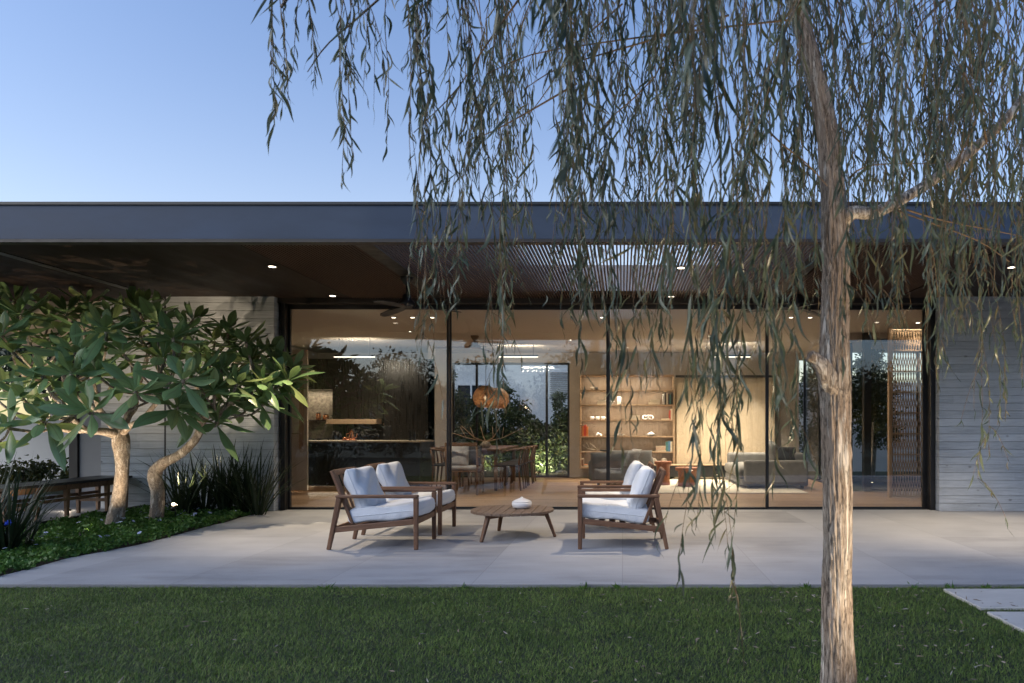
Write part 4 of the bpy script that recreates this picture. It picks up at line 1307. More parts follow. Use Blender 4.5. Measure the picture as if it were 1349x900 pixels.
tub(-.15, 13.3, 'grey rounded armchair in front of the bookshelf, behind the second mullion')
tub(.15, 14.35, 'grey rounded armchair deeper in the room, mostly hidden by the first')

# lattice screen by the glass
ls = thing('lattice_screen', 'tall woven timber lattice screen beside the concrete wall', 'screen', (4.65, 11.5, 0))
lx0, lx1 = 4.36, 5.02
w = MB()
for i in range(15):
    xx = lx0 + .04 + i * .043
    for sgn in (-1, 1):
        ptsw = []
        nseg = 32
        for j in range(nseg + 1):
            z = .02 + j * (2.70 - .02) / nseg
            ptsw.append((xx + sgn * .0135 * math.cos(PI * j / 2), 11.5 + sgn * .008, z))
        for p0, p1 in zip(ptsw[:-1], ptsw[1:]):
            w.bar(p0, p1, .008, .02, (0, 1, 0))
w.build('lattice', M['oak'], ls)
for j in range(9):
    z = .01 + j * .338
    MB().box(lx0 + .02, lx1, 11.47, 11.53, z, z + .018).build('rail', M['oak_x'], ls)
MB().box(lx0 - .03, lx0 + .02, 11.46, 11.54, 0, 2.76).build('post', M['oak'], ls, .003)
lamp('screen_lamp', 'AREA', (4.7, 11.42, 2.74), 1.3, WARM, (4.7, 11.5, 1.8), ls, shape='RECTANGLE', size=.6, size_y=.03)

# ------------------------------------------------------------------ bench of the side terrace
bn = thing('long_bench', 'long dark topped wooden bench on the side terrace behind the frangipani', 'bench', (-7.0, 9.0, 0))
MB().box(-7.28, -6.80, 6.95, 9.8, .438, .470).build('bench_top', M['bench_top'], bn, .004)
for x in (-6.84, -7.22):
    MB().box(x - .016, x + .016, 7.9, 9.75, .37, .436).build('side_rail', M['bench_wood'], bn, .003)
for y in (7.3, 8.24, 8.69, 9.37, 9.72):
    for x in (-6.84, -7.22):
        MB().bar((x, y, .002), (x, y, .436), .035, .035, (0, 1, 0), .055, .055).build('leg', M['bench_wood'], bn, .004)
for x in (-6.84, -7.22):
    MB().box(x - .012, x + .012, 7.3, 9.7, .235, .275).build('stretcher', M['bench_wood'], bn, .003)
for y in (7.3, 8.24, 9.37):
    MB().box(-7.205, -6.856, y - .012, y + .012, .16, .20).build('stretcher', M['bench_wood'], bn, .003)
kb = MB().box(-6.78, -6.72, 6.7, 11.7, -.05, .045).build('terrace_kerb', M['black'], bevel=.004)
tag(kb, 'low black edging between planting bed and side terrace', 'edging', kind='structure')

# white garden wall beyond the side terrace
gwall = thing('garden_wall', 'plain white rendered garden wall beyond the side terrace', 'wall', (-13, 15.0, 0))
MB().box(-24, -10.55, 15.0, 15.2, -.12, 1.32).build('wall', M['white_wall'], gwall, .01)
MB().box(-24, -10.52, 14.98, 15.22, 1.322, 1.36).build('coping', M['stepping'], gwall, .006)

# neighbour beyond the rear court
nb = thing('neighbour_house', 'pale rendered neighbouring house behind the rear shrubs', 'house', (-3, 21.5, 0))
MB().box(-12, 3.5, 21.5, 27, -.12, 3.4).build('wall', M['white_wall'], nb)
MB().box(-12.2, 3.7, 21.3, 27.2, 3.402, 3.6).build('roof', M['grey_wall'], nb)
MB().box(-2.25, -1.55, 21.44, 21.497, 2.02, 2.86).build('shutter_frame', M['white_wall'], nb, .004)
lo = MB()
for i in range(13):
    z = 2.07 + i * .06
    lo.bar((-2.20, 21.43, z), (-1.60, 21.43, z), .05, .012, (0, -.6, .8))
lo.build('shutter_louvres', M['grey_wall'], nb)
wn_ = MB()
for x in (-5.05, -4.62, -4.2): wn_.box(x, x + .05, 21.43, 21.498, .7, 2.45)
for z in (.7, 1.6, 2.40): wn_.box(-5.0, -4.2, 21.432, 21.496, z, z + .05)
w_o = wn_.build('window_frame', M['ceramic'], nb)
MB().box(-5.0, -4.2, 21.47, 21.495, .72, 2.42).build('pane', plain('dark_window_pane', (.03, .035, .045), .1, 0, .1), w_o)
cw = thing('court_wall', 'grey rendered wall closing the planted side court', 'wall', (7.5, 18.5, 0))
MB().box(4.4, 12, 18.4, 18.6, -.12, 2.3).build('wall', M['white_wall'], cw, .01)

# ------------------------------------------------------------------ planting
from mathutils import noise as mnoise

def spline(pts, n):
    """Catmull-Rom through pts (n,k)"""
    p = np.asarray(pts, float)
    p = np.vstack([2 * p[0] - p[1], p, 2 * p[-1] - p[-2]])
    m = len(p) - 3
    out = []
    for u in np.linspace(0, m - 1e-6, n):
        i = int(u); t = u - i
        a, b, c, d = p[i:i + 4]
        out.append(.5 * ((2 * b) + (c - a) * t + (2 * a - 5 * b + 4 * c - d) * t * t + (3 * b - a - 3 * c + d) * t ** 3))
    return np.array(out)

def bark_tube(path, rad, na, nl, amp, seed, ridge=5.0, along=2.2, lump=.12):
    """trunk surface with ridges running along it"""
    pr = spline(np.hstack([np.asarray(path, float), np.asarray(rad, float)[:, None]]), nl)
    c, r = pr[:, :3], pr[:, 3]
    tan = unit(np.gradient(c, axis=0))
    V = []
    ref = np.array([0., 1., 0.]) if abs(tan[0][1]) < .8 else np.array([1., 0, 0])
    s = 0.0
    for i in range(nl):
        if i: s += np.linalg.norm(c[i] - c[i - 1])
        a = np.cross(ref, tan[i]); a /= np.linalg.norm(a)
        ref = np.cross(tan[i], a)
        for k in range(na):
            th = 2 * PI * k / na
            ct, st = math.cos(th), math.sin(th)
            tw = .25 * s
            q = Vector((math.cos(th + tw) * ridge * .5 + seed, math.sin(th + tw) * ridge * .5, s * along))
            f = mnoise.fractal(q, .9, 2.0, 4)
            rd = 1 - abs(mnoise.noise(q * 1.7 + Vector((3, 7, 1)))) * 2
            lm = mnoise.noise(Vector((ct * .8 + seed, st * .8, s * 1.6)))
            rr = r[i] * (1 + amp * (.6 * f + .55 * rd - .3) + lump * lm)
            V.append(c[i] + (a * ct + ref * st) * rr)
    V = np.array(V)
    i = np.arange(nl - 1)[:, None] * na
    k = np.arange(na)[None, :]
    k2 = (k + 1) % na
    Q = np.stack([i + k, i + k2, i + na + k2, i + na + k], axis=-1).reshape(-1, 4)
    return V, Q

def merge(parts):
    Vs, Qs, o = [], [], 0
    for V, Q in parts:
        Vs.append(V); Qs.append(Q + o); o += len(V)
    return np.concatenate(Vs), np.concatenate(Qs)

# ---- the willow
YT = 2.9
def tp(px, py, dy=0): return tuple(at(px, py, YT + dy))
wl = thing('willow_tree', 'weeping willow with rough pale trunk and long hanging strands in front of the house', 'tree', (at(1106, 940, YT).x, YT, -.05))
tpath = [tp(1107, 960), tp(1105, 880), tp(1103, 790), tp(1103, 700), tp(1102, 610), tp(1101, 545), tp(1100, 505), tp(1100, 460), tp(1101, 400), tp(1101, 340), tp(1099, 280), tp(1096, 230, .01), tp(1088, 160, .03), tp(1074, 100, .05), tp(1058, 40, .07), tp(1042, -20, .1), tp(1015, -110, .15), tp(1000, -230, .2)]
s_ = YT / F
trad = [.94 * q for q in [25 * s_, 22 * s_, 20.2 * s_, 19.8 * s_, 19.5 * s_, 20 * s_, 21 * s_, 20 * s_, 18 * s_, 18 * s_, 18 * s_, 16.5 * s_, 14.5 * s_, 13 * s_, 12.5 * s_, 12 * s_, 10 * s_, 7 * s_]]
tv = bark_tube(tpath, trad, 150, 760, .15, 3.0, 8.0, 4.2, .13)
stub = bark_tube([tp(1104, 530), tp(1094, 505, -.03), tp(1084, 484, -.05), tp(1074, 473, -.055), tp(1066, 469, -.06), tp(1064.5, 468.5, -.06)], [12 * s_, 13 * s_, 11 * s_, 8 * s_, 6.5 * s_, .5 * s_], 40, 70, .16, 9.0, 5, 6)
trunk_o = np_mesh('trunk', *merge([tv, stub]), M['willow_bark'], wl)
limbs = [
    ([tp(1106, 300), tp(1122, 281, -.04), tp(1152, 280, -.06), tp(1190, 262, -.04), tp(1240, 230), tp(1292, 188, .08), tp(1340, 140, .15), tp(1420, 30, .3), tp(1500, -90, .5), tp(1570, -110, .6)], [9, 9, 8, 7, 6.4, 6, 5.5, 5, 4, 2]),
    ([tp(1042, -20, .1), tp(960, -90, -.1), tp(840, -150, -.35), tp(700, -150, -.5), tp(540, -100, -.5), tp(410, -40, -.4), tp(370, 10, -.4)], [9, 8, 7, 6, 4.5, 3, 1.5]),
    ([tp(1015, -110, .15), tp(960, -180, .5), tp(860, -230, .9), tp(720, -220, 1.1), tp(600, -130, 1.2)], [8, 7, 6, 4, 2]),
    ([tp(1020, -90, .12), tp(1120, -170, -.3), tp(1240, -220, -.7), tp(1400, -190, -1.0)], [8, 6, 5, 2.5]),
    ([tp(1000, -230, .2), tp(1080, -330, .6), tp(1230, -350, 1.1), tp(1400, -260, 1.4)], [7, 6, 5, 2.5]),
    ([tp(1005, -180, .17), tp(960, -260, -.4), tp(860, -270, -.9), tp(700, -230, -1.2)], [7, 6, 4, 2]),
]
for path, rad in limbs:
    V, Q = bark_tube(path, [r_ * s_ for r_ in rad], 24, 120, .10, 5.0, 4, 4)
    np_mesh('branch', V, Q, M['willow_bark'], wl)
limb_pts = np.concatenate([spline(path, 40) for path, _ in limbs])
wr = random.Random(21)
tw_ = MB()
def twig(pts, r0, r1):
    p = spline(pts, 9)
    tw_.tube([tuple(q) for q in p], list(np.linspace(r0, r1, 9)), 5)
for pp in ([tp(1050, 25, .06), tp(900, 42, -.1), tp(780, 58, -.2), tp(700, 72, -.25), tp(640, 98, -.3)], [tp(960, 20, -.1), tp(850, 55, -.2), tp(740, 88, -.3), tp(690, 118, -.3)],
           [tp(520, -20, -.3), tp(470, 25, -.3), tp(430, 60, -.3), tp(405, 95, -.3)], [tp(690, -10, -.2), tp(640, 60, -.2), tp(600, 120, -.2), tp(545, 175, -.2)],
           [tp(760, 110, -.1), tp(700, 145, -.1), tp(655, 170, -.1), tp(628, 182, -.1)], [tp(1175, 275, -.05), tp(1230, 295, -.1), tp(1290, 318, -.1), tp(1330, 345, -.1)],
           [tp(1180, 272, -.05), tp(1240, 290, 0), tp(1300, 302, .1), tp(1349, 312, .15)], [tp(1000, 160, -.3), tp(1030, 190, -.3), tp(1062, 215, -.2), tp(1090, 245, -.1)],
           [tp(1118, 235, .02), tp(1135, 222), tp(1165, 216), tp(1235, 216)], [tp(1176, 270), tp(1185, 245), tp(1196, 225), tp(1207, 205)], [tp(1260, 215), tp(1285, 160), tp(1300, 120), tp(1330, 80)],
           [tp(1300, 190, .05), tp(1290, 140), tp(1262, 80), tp(1250, 55)], [tp(900, -20, .2), tp(870, 90, .2), tp(800, 160, .2), tp(770, 200, .2)], [tp(820, 5, .4), tp(760, 60, .4), tp(720, 120, .4), tp(690, 160, .4)]):
    twig(pp, .0045, .0016)

strands = []      # (px, end py, depth, top z)
def band(x0, x1, n, y0, y1, d0=2.1, d1=3.9, pw=1.0):
    left = n
    while left > 0:
        k = min(left, wr.randint(2, 5))
        cx, cy, cd = wr.uniform(x0, x1), y0 + (y1 - y0) * wr.random() ** pw, wr.uniform(d0, d1)
        # keep the trunk and the lit limb in the open: those strands hang behind them
        if 1015 < cx < 1140 and wr.random() < .85: cd = wr.uniform(3.05, max(3.3, d1))
        elif 1140 <= cx < 1300 and wr.random() < .75: cd = wr.uniform(3.05, max(3.3, d1))
        for _ in range(k):
            strands.append((cx + wr.gauss(0, 8), min(y1, max(y0 - 30, cy + wr.gauss(0, 38))), max(.9, cd + wr.gauss(0, .07)), None))
        left -= k
for px, py, d in ((357, 168, 2.5), (372, 150, 2.6), (385, 140, 2.5), (363, 120, 2.6), (378, 95, 2.5), (455, 242, 2.4), (462, 210, 2.5), (448, 165, 2.5), (470, 130, 2.6), (488, 120, 2.3), (415, 112, 2.6), (506, 130, 2.4), (517, 195, 2.6),
                  (960, 790, 2.3), (955, 720, 2.35), (966, 690, 2.3), (905, 765, 2.1), (912, 700, 2.12), (918, 600, 2.15), (945, 640, 2.4), (975, 560, 2.3), (925, 520, 2.5), (1021, 640, 2.2), (1035, 470, 2.4), (1018, 560, 2.25), (1052, 560, 2.2),
                  (660, 585, 2.5), (668, 545, 2.4), (650, 480, 2.5), (768, 520, 2.6), (772, 440, 2.5), (822, 600, 2.5), (828, 560, 2.4), (836, 500, 2.5), (866, 500, 2.4), (872, 440, 2.3), (795, 430, 2.4),
                  (1292, 630, 3.1), (1300, 600, 3.0), (1310, 560, 3.1), (1285, 540, 3.2), (1318, 520, 3.1), (1235, 470, 2.6), (1245, 500, 2.7), (1214, 480, 2.5), (1268, 420, 2.6), (1330, 430, 2.4), (1340, 500, 2.5),
                  (560, 470, 2.5), (566, 400, 2.6), (612, 395, 2.5), (605, 410, 2.6), (1110, 470, 2.3), (1118, 420, 2.4), (1028, 520, 2.1), (880, 470, 2.2), (1150, 440, 2.5), (1166, 400, 2.4)):
    strands.append((px, py, d, None))
band(520, 575, 7, 230, 400, 2.1, 3.4)
band(575, 640, 7, 260, 410, 2.1, 3.6)
band(640, 705, 10, 240, 430, 2.1, 3.6)
band(705, 800, 17, 200, 420, 2.0, 3.9)
band(800, 890, 18, 220, 430, 2.0, 3.9)
band(890, 985, 16, 220, 390, 1.9, 3.9)
band(985, 1080, 16, 230, 410, 1.9, 3.9)
band(1080, 1215, 33, 260, 430, 1.8, 3.8)
band(1215, 1360, 58, 270, 440, 1.8, 3.8)
band(1360, 1520, 30, 150, 420, 2.0, 4.0)
band(560, 760, 14, 60, 230, 2.4, 4.2)
band(760, 1000, 17, 60, 260, 2.2, 4.4)
band(1000, 1360, 56, 60, 280, 2.2, 4.4)
band(640, 1340, 5, 40, 200, .95, 1.35)          # a few strands close to the lens

LP, LD, LL, LW, LB, LS = [], [], [], [], [], []
for px, py, d, _ in strands:
    e = at(px, py, d)
    ztop = 3.0 + wr.random() * .75 + .12 * max(0, d - 2.5)
    if px < 520: ztop = wr.uniform(2.75, 3.0) - .0
    if d < 1.5: ztop = 2.2 + wr.random() * .3
    ln = ztop - e.z
    if ln < .2: continue
    sx, sy = wr.gauss(0, .17) * ln * .8, wr.uniform(-.2, .2) * ln * .5
    ph, ph2 = wr.uniform(0, 6), wr.uniform(0, 6)
    nseg = max(5, int(ln / .07))
    pts = []
    for i in range(nseg + 1):
        t = i / nseg
        u = (1 - t)
        wob = .018 * math.sin(ph + t * ln * 4.2) + .008 * math.sin(ph2 + t * ln * 11)
        wob2 = .018 * math.sin(ph2 + t * ln * 3.7) + .008 * math.sin(ph + t * ln * 9)
        pts.append((e.x + sx * u ** 2 + wob, e.y + sy * u ** 2 + wob2, e.z + ln * u))
    tw_.tube(pts, list(np.linspace(.0021, .0008, len(pts))), 4)
    # an arching twig carries the strand from the closest limb
    q0 = np.array(pts[0])
    dl = limb_pts - q0
    j_ = int(np.argmin((dl ** 2).sum(1) + 4 * np.minimum(0, dl[:, 2] + .25) ** 2))
    lp_ = limb_pts[j_]
    gap = float(np.linalg.norm(lp_ - q0))
    if .05 < gap < 1.9:
        m_ = (lp_ * .45 + q0 * .55) + np.array([0, 0, .10 + .16 * gap])
        arc = spline([lp_, m_, q0, np.array(pts[1])], 13)[:10]
        tw_.tube([tuple(a_) for a_ in arc], list(np.linspace(.0045, .0021, 10)), 4)
    step = wr.uniform(.019, .036)
    s0 = wr.uniform(0, .3) * ln if d > 2.2 else 0
    dens = wr.uniform(.75, 1.0)
    sc_ = wr.uniform(.68, 1.22) 
    if d < 2.7 and e.z < 1.35 and px < 1120: sc_ = wr.uniform(1.15, 1.55)
    k = 0
    z = s0
    while z < ln + .01:
        if wr.random() < dens:
            t = min(1, z / ln)
            f = t * nseg
            i = min(nseg - 1, int(f)); g = f - i
            p = [pts[i][q] * (1 - g) + pts[i + 1][q] * g for q in range(3)]
            az = wr.uniform(0, 2 * PI)
            out = wr.uniform(.06, .5) if wr.random() < .86 else wr.uniform(.5, 1.3)
            dv = np.array([math.cos(az) * out, math.sin(az) * out, -1.0])
            dv /= np.linalg.norm(dv)
            LP.append(p); LD.append(dv)
            l = (wr.uniform(.055, .13) if wr.random() < .82 else wr.uniform(.03, .06)) * sc_ * (1 - .35 * max(0, t - .85) / .15)
            LL.append(l); LW.append(wr.uniform(.0065, .0118) * (l / .1) ** .5)
            cb = wr.uniform(-.1, .7)
            LB.append((-dv[0] * cb * .9 + wr.gauss(0, .16), -dv[1] * cb * .9 + wr.gauss(0, .16), -.12 * cb + wr.gauss(0, .07)))
            a2 = wr.uniform(0, 2 * PI)
            LS.append((math.cos(a2), math.sin(a2), wr.uniform(-.3, .3)))
            if wr.random() < .05:      # a side shoot with leaves of its own
                sl_ = wr.uniform(.07, .24)
                ux, uy = math.cos(az) * wr.uniform(.3, .8), math.sin(az) * wr.uniform(.3, .8)
                sp = [(p[0] + ux * sl_ * q, p[1] + uy * sl_ * q, p[2] - sl_ * (q * q * .8 + q * .25)) for q in (0, .25, .5, .75, 1)]
                tw_.tube(sp, [.0012, .0011, .001, .0008, .0006], 4)
                for q in range(1, 5):
                    for _ in range(wr.randint(1, 2)):
                        a3 = wr.uniform(0, 2 * PI)
                        o3 = wr.uniform(.1, .6)
                        d3 = np.array([math.cos(a3) * o3, math.sin(a3) * o3, -1.0]); d3 /= np.linalg.norm(d3)
                        LP.append(sp[q]); LD.append(d3)
                        l3 = wr.uniform(.035, .095) * sc_
                        LL.append(l3); LW.append(wr.uniform(.005, .009) * (l3 / .08) ** .5)
                        LB.append((-d3[0] * .3 + wr.gauss(0, .2), -d3[1] * .3 + wr.gauss(0, .2), wr.gauss(0, .1)))
                        LS.append((math.sin(a3), math.cos(a3), wr.uniform(-.3, .3)))
        z += step * wr.uniform(.6, 1.5)
# leaves along the bare looking twigs too
tw_.build('twigs', M['twig'], wl)
wrng = np.random.default_rng(3)
nl_ = len(LP)
V, Q, _ = strip_leaves(np.array(LP), np.array(LD), np.array(LL), np.array(LW), np.array(LB), np.array(LS), twist=wrng.normal(0, 1.1, nl_), n=9, prof=[.2, .62, .9, 1, .96, .84, .62, .34, .04], fold=.22,
                       wave=(wrng.uniform(0, .13, nl_), wrng.uniform(0, 6.28, nl_), unit(wrng.normal(size=(nl_, 3)) * np.array([1, 1, .3]))))
np_mesh('foliage', V, Q, M['willow_leaf'], wl)

def garden_spot(loc, target, energy, label, size=70, spike=True, arm=None, r=.03, lens=True):
    """little spike spotlight: stake, housing, lens, lamp"""
    t = thing('garden_spotlight', label, 'garden light', (loc[0], loc[1], 0))
    L_, T_ = Vector(loc), Vector(target)
    d = (T_ - L_).normalized()
    MB().tube([L_ - d * .09, L_ - d * .01], [r * .8, r], 16).build('housing', M['black'], t)
    if lens: MB().tube([L_ - d * .009, L_ - d * .003], [r * .82, r * .82], 16).build('lens', M['spot_glow'], t)
    if arm: MB().tube(arm, .006, 8).build('arm', M['dark_trim'], t)
    else: MB().tube([L_ - d * .06, (L_.x - d.x * .06, L_.y - d.y * .06, -.05)], .008, 8).build('stake', M['black'], t)
    lamp('spot_lamp', 'SPOT', L_ + d * .015, energy, (1.0, .77, .52), T_, t, spot_size=R(size), spot_blend=.7, shadow_soft_size=.02)
    return t
garden_spot((1.75, 1.85, .05), (.98, 2.9, 1.5), 120, 'small garden spotlight in the lawn aimed up at the willow', 100)
garden_spot((2.15, 3.5, .05), (1.25, 3.0, 3.3), 30, 'small garden spotlight in the lawn beyond the willow trunk aimed into its crown', 85)

# ---- frangipani trees
fr = random.Random(12)
def frangipani(root, trunk_pts, trunk_r, forks, rosettes, seed):
    rnd = random.Random(seed)
    np_mesh('trunk', *bark_tube(trunk_pts, trunk_r, 56, 150, .10, seed, 3.5, 5), M['plum_bark'], root)
    P, D, L, W, B, S = [], [], [], [], [], []
    ends = []
    for f0, f1, r0 in forks:
        f0, f1 = Vector(f0), Vector(f1)
        mid = (f0 + f1) / 2 + Vector((rnd.uniform(-.08, .08), rnd.uniform(-.08, .08), -.04))
        V, Q = bark_tube([f0, f0.lerp(mid, .5) + Vector((0, 0, .03)), mid, f1], [r0, r0 * .9, r0 * .8, r0 * .62], 18, 40, .08, seed + 1, 3, 5)
        np_mesh('limb', V, Q, M['plum_bark'], root)
        ends += [(f1, r0 * .6), (mid.lerp(f1, .4), r0 * .65)]
    for tip in rosettes:
        tip = Vector(tip)
        e, r0 = min(ends, key=lambda q: (q[0] - tip).length)
        mid = e.lerp(tip, .55) + Vector((rnd.uniform(-.06, .06), rnd.uniform(-.06, .06), -.07))
        axis = (tip - mid).normalized() * .7 + Vector((rnd.uniform(-.3, .3), rnd.uniform(-.45, .2), .75))
        axis.normalize()
        V, Q = bark_tube([e, mid, tip, tip + axis * .05], [r0 * .8, r0 * .55, .016, .012], 10, 16, .05, seed, 3, 5)
        np_mesh('twig', V, Q, M['plum_bark'], root)
        a1 = axis.orthogonal().normalized(); a2 = axis.cross(a1)
        nL = rnd.randint(11, 16)
        for k in range(nL):
            u = k / nL
            th = k * 2.39996 + rnd.uniform(-.25, .25)
            el = R(70) * (1 - u) ** .9 + R(-14) * u + rnd.uniform(-.16, .16)
            d = axis * math.sin(el) + (a1 * math.cos(th) + a2 * math.sin(th)) * math.cos(el)
            l = rnd.uniform(.28, .43) * (.62 + .38 * min(1, u * 3))
            P.append(tip + axis * (.05 * (1 - u)) + d * .02); D.append(d); L.append(l); W.append(l * rnd.uniform(.28, .34))
            B.append(Vector((0, 0, -1)) * rnd.uniform(.05, .45) * math.cos(el) + Vector((rnd.uniform(-.05, .05), rnd.uniform(-.05, .05), 0)))
            sd = d.cross(axis)
            if sd.length < .1: sd = d.cross(a1)
            S.append(sd.normalized() + axis * rnd.uniform(-.25, .25))
    n = len(P)
    V, Q, rib = strip_leaves(np.array(P, float), np.array(D, float), np.array(L), np.array(W), np.array(B, float), np.array(S, float), n=8,
                             prof=[.10, .30, .62, .90, 1.0, .88, .55, .03], fold=.30,
                             wave=(np.random.default_rng(seed).uniform(0, .05, n), np.random.default_rng(seed + 1).uniform(0, 6.28, n), np.tile([0., 0., 1.], (n, 1))))
    np_mesh('foliage', V, Q, M['plum_leaf'], root, attr={'rib': rib})

A = lambda px, py, Y: tuple(at(px, py, Y))
f1 = thing('frangipani_tree', 'frangipani tree with pale lit trunk and big glossy leaves, nearer the side terrace', 'tree', A(150, 696, 8.1))
t1 = A(159, 574, 8.1)
tips1 = [(8, 425, 8.0), (38, 445, 7.6), (88, 418, 8.3), (112, 440, 7.7), (148, 425, 8.5), (60, 500, 7.2), (18, 470, 7.3), (100, 470, 7.3), (132, 498, 7.2), (186, 445, 8.0), (205, 415, 8.6), (165, 470, 7.4),
         (215, 478, 7.6), (-25, 500, 7.4), (-40, 440, 7.8), (60, 560, 7.1), (15, 565, 7.0), (122, 545, 7.0), (-20, 590, 7.0), (35, 530, 7.2), (65, 425, 8.6), (180, 520, 7.1), (150, 500, 7.9), (20, 400, 8.8), (115, 405, 9.0), (240, 505, 7.2), (232, 540, 7.4),
         (85, 520, 8.2), (40, 490, 8.6), (170, 410, 8.9), (-30, 410, 8.6), (130, 455, 8.8), (75, 465, 7.9), (228, 450, 7.5), (252, 425, 8.5), (262, 470, 8.2), (200, 470, 8.3), (10, 515, 8.2), (28, 420, 7.6), (140, 440, 7.3), (95, 495, 7.1), (210, 430, 7.8), (5, 445, 7.2), (245, 440, 7.9), (185, 415, 8.2)]
frangipani(f1, [A(147, 706, 8.1), A(151, 690, 8.1), A(158, 650, 8.1), A(161, 610, 8.1), A(159, 580, 8.1), A(159, 566, 8.1)], [.10, .088, .072, .067, .085, .062],
           [(t1, A(95, 552, 7.6), .042), (A(159, 576, 8.1), A(20, 545, 7.5), .036), (t1, A(120, 490, 7.7), .036), (t1, A(175, 480, 8.3), .038), (t1, A(215, 520, 7.7), .034), (A(95, 552, 7.6), A(50, 480, 7.9), .03), (t1, A(60, 450, 8.5), .034), (t1, A(200, 450, 8.4), .034)],
           [A(*q) for q in tips1], 4)
f2 = thing('frangipani_tree', 'frangipani tree with crooked bent trunk, leaning towards the concrete wall', 'tree', A(204, 688, 8.5))
e2 = A(264, 556, 8.45)
tips2 = [(282, 455, 8.6), (292, 492, 8.2), (332, 478, 8.6), (362, 497, 8.4), (384, 490, 8.7), (300, 530, 8.0), (262, 548, 7.8), (330, 520, 8.3), (310, 462, 8.9), (345, 510, 8.1), (270, 505, 8.2), (285, 560, 7.9), (352, 470, 9.0), (248, 470, 8.6), (372, 520, 8.5), (300, 500, 8.9), (320, 545, 8.2), (340, 490, 8.8), (275, 480, 8.9), (360, 480, 8.7), (300, 440, 8.7), (325, 455, 8.5), (345, 535, 8.2), (378, 505, 8.3), (258, 500, 7.6), (310, 510, 7.9), (282, 520, 7.7)]
frangipani(f2, [A(203, 697, 8.5), A(206, 680, 8.5), A(208, 650, 8.5), A(204, 625, 8.5), A(214, 611, 8.5), A(238, 598, 8.5), A(258, 578, 8.48), A(266, 556, 8.45), A(258, 540, 8.4)], [.09, .082, .072, .078, .062, .052, .048, .045, .038],
           [(e2, A(300, 505, 8.5), .04), (e2, A(340, 505, 8.5), .04), (e2, A(262, 500, 8.4), .042), (A(262, 545, 8.4), A(290, 545, 8.0), .035), (e2, A(300, 475, 8.8), .036)],
           [A(*q) for q in tips2], 7)
sp_ = A(231, 664, 8.55)
garden_spot(sp_, (-5.0, 9.58, 2.55), 48, 'glowing spike light on a thin curved arm under the crooked frangipani', 58,
            arm=[(sp_[0] - .25, sp_[1] + .02, sp_[2] - .05), (sp_[0] - .16, sp_[1] + .01, sp_[2] + .0), (sp_[0] - .06, sp_[1], sp_[2] + .015), (sp_[0], sp_[1], sp_[2] - .02), (sp_[0] + .01, sp_[1], -.04)])
# the glowing bulb of that spike light faces the terrace
MB().lathe([(.002, -.02), (.016, -.012), (.02, 0), (.016, .012), (.002, .02)], (sp_[0], sp_[1] - .035, sp_[2]), 14).build('bulb', M['spot_glow'], [o for o in COL.objects if o.get('label', '').startswith('glowing spike')][0])
garden_spot((-5.62, 7.35, .05), (-5.87, 8.1, 1.3), 45, 'small spotlight among the ground cover aimed at the pale frangipani trunk', 95, lens=False)
garden_spot((-6.45, 7.2, .06), (-6.6, 7.9, 1.8), 75, 'small spotlight by the black edging aimed into the frangipani crown', 110, lens=False)

# ---- strap leaved clumps
def strappy(base, n, h, label, seed, spread=.5, blue=None):
    rnd = np.random.default_rng(seed)
    t = thing('strap_leaf_plant', label, 'plant', base, 'strap leaved plants in the bed')
    az = rnd.uniform(0, 2 * PI, n)
    tilt = rnd.uniform(.05, spread, n)
    D = unit(np.stack([np.cos(az) * tilt, np.sin(az) * tilt, np.ones(n)], axis=1))
    P = np.array(base)[None, :] + np.stack([np.cos(az) * rnd.uniform(0, .09, n), np.sin(az) * rnd.uniform(0, .09, n), np.zeros(n)], axis=1)
    L = h * rnd.uniform(.6, 1.15, n)
    B = np.stack([np.cos(az), np.sin(az), -.7 * np.ones(n)], axis=1) * (rnd.uniform(.0, .38, n) * (tilt + .3))[:, None]
    S = np.stack([-np.sin(az), np.cos(az), np.zeros(n)], axis=1) + rnd.normal(0, .35, (n, 3))
    V, Q, rib = strip_leaves(P, D, L, rnd.uniform(.014, .026, n), B, S, n=9, prof=[.7, .9, 1, 1, .95, .85, .65, .4, .05], fold=.25)
    np_mesh('foliage', V, Q, M['strap_leaf'], t)
    return t
W_ = 'dark strap leaved clump against the concrete wall, '
for i, (px, Y, n, h, lab) in enumerate(((240, 9.0, 60, .84, W_ + 'beside the glowing spike light'), (268, 9.2, 70, .95, W_ + 'second from the spike light'), (296, 9.3, 75, .92, W_ + 'middle of the row'),
                                        (322, 9.3, 70, .98, W_ + 'second from the window'), (340, 9.2, 55, .88, W_ + 'closest to the window'), (8, 6.35, 60, .85, 'dark strap leaved clump by the black edging, next to the blue flower'),
                                        (-30, 6.2, 60, .9, 'dark strap leaved clump at the lawn end of the bed'), (28, 6.6, 26, .6, 'small strap leaved clump in front of the wooden bench'))):
    strappy(((px - VX) * Y / F, Y, -.01), n, h, lab, 30 + i, .62 if i >= 5 else .66)
bf = A(12, 690, 6.25)
t = thing('blue_flower', 'single deep blue flower spike among dark strap leaves', 'flower', (bf[0], bf[1], 0))
MB().tube([(bf[0], bf[1], 0), (bf[0], bf[1], bf[2] - .02)], .004, 6).build('stem', M['strap_leaf'], t)
pb = MB()
rb = random.Random(2)
for k in range(16):
    a, e = rb.uniform(0, 6.28), rb.uniform(-.6, 1.2)
    d = Vector((math.cos(a) * math.cos(e), math.sin(a) * math.cos(e), math.sin(e)))
    q = Vector(bf)
    pb.tube([q, q + d * .022, q + d * .036], [.006, .010, .003], 6)
pb.build('bloom', M['blue_petal'], t)

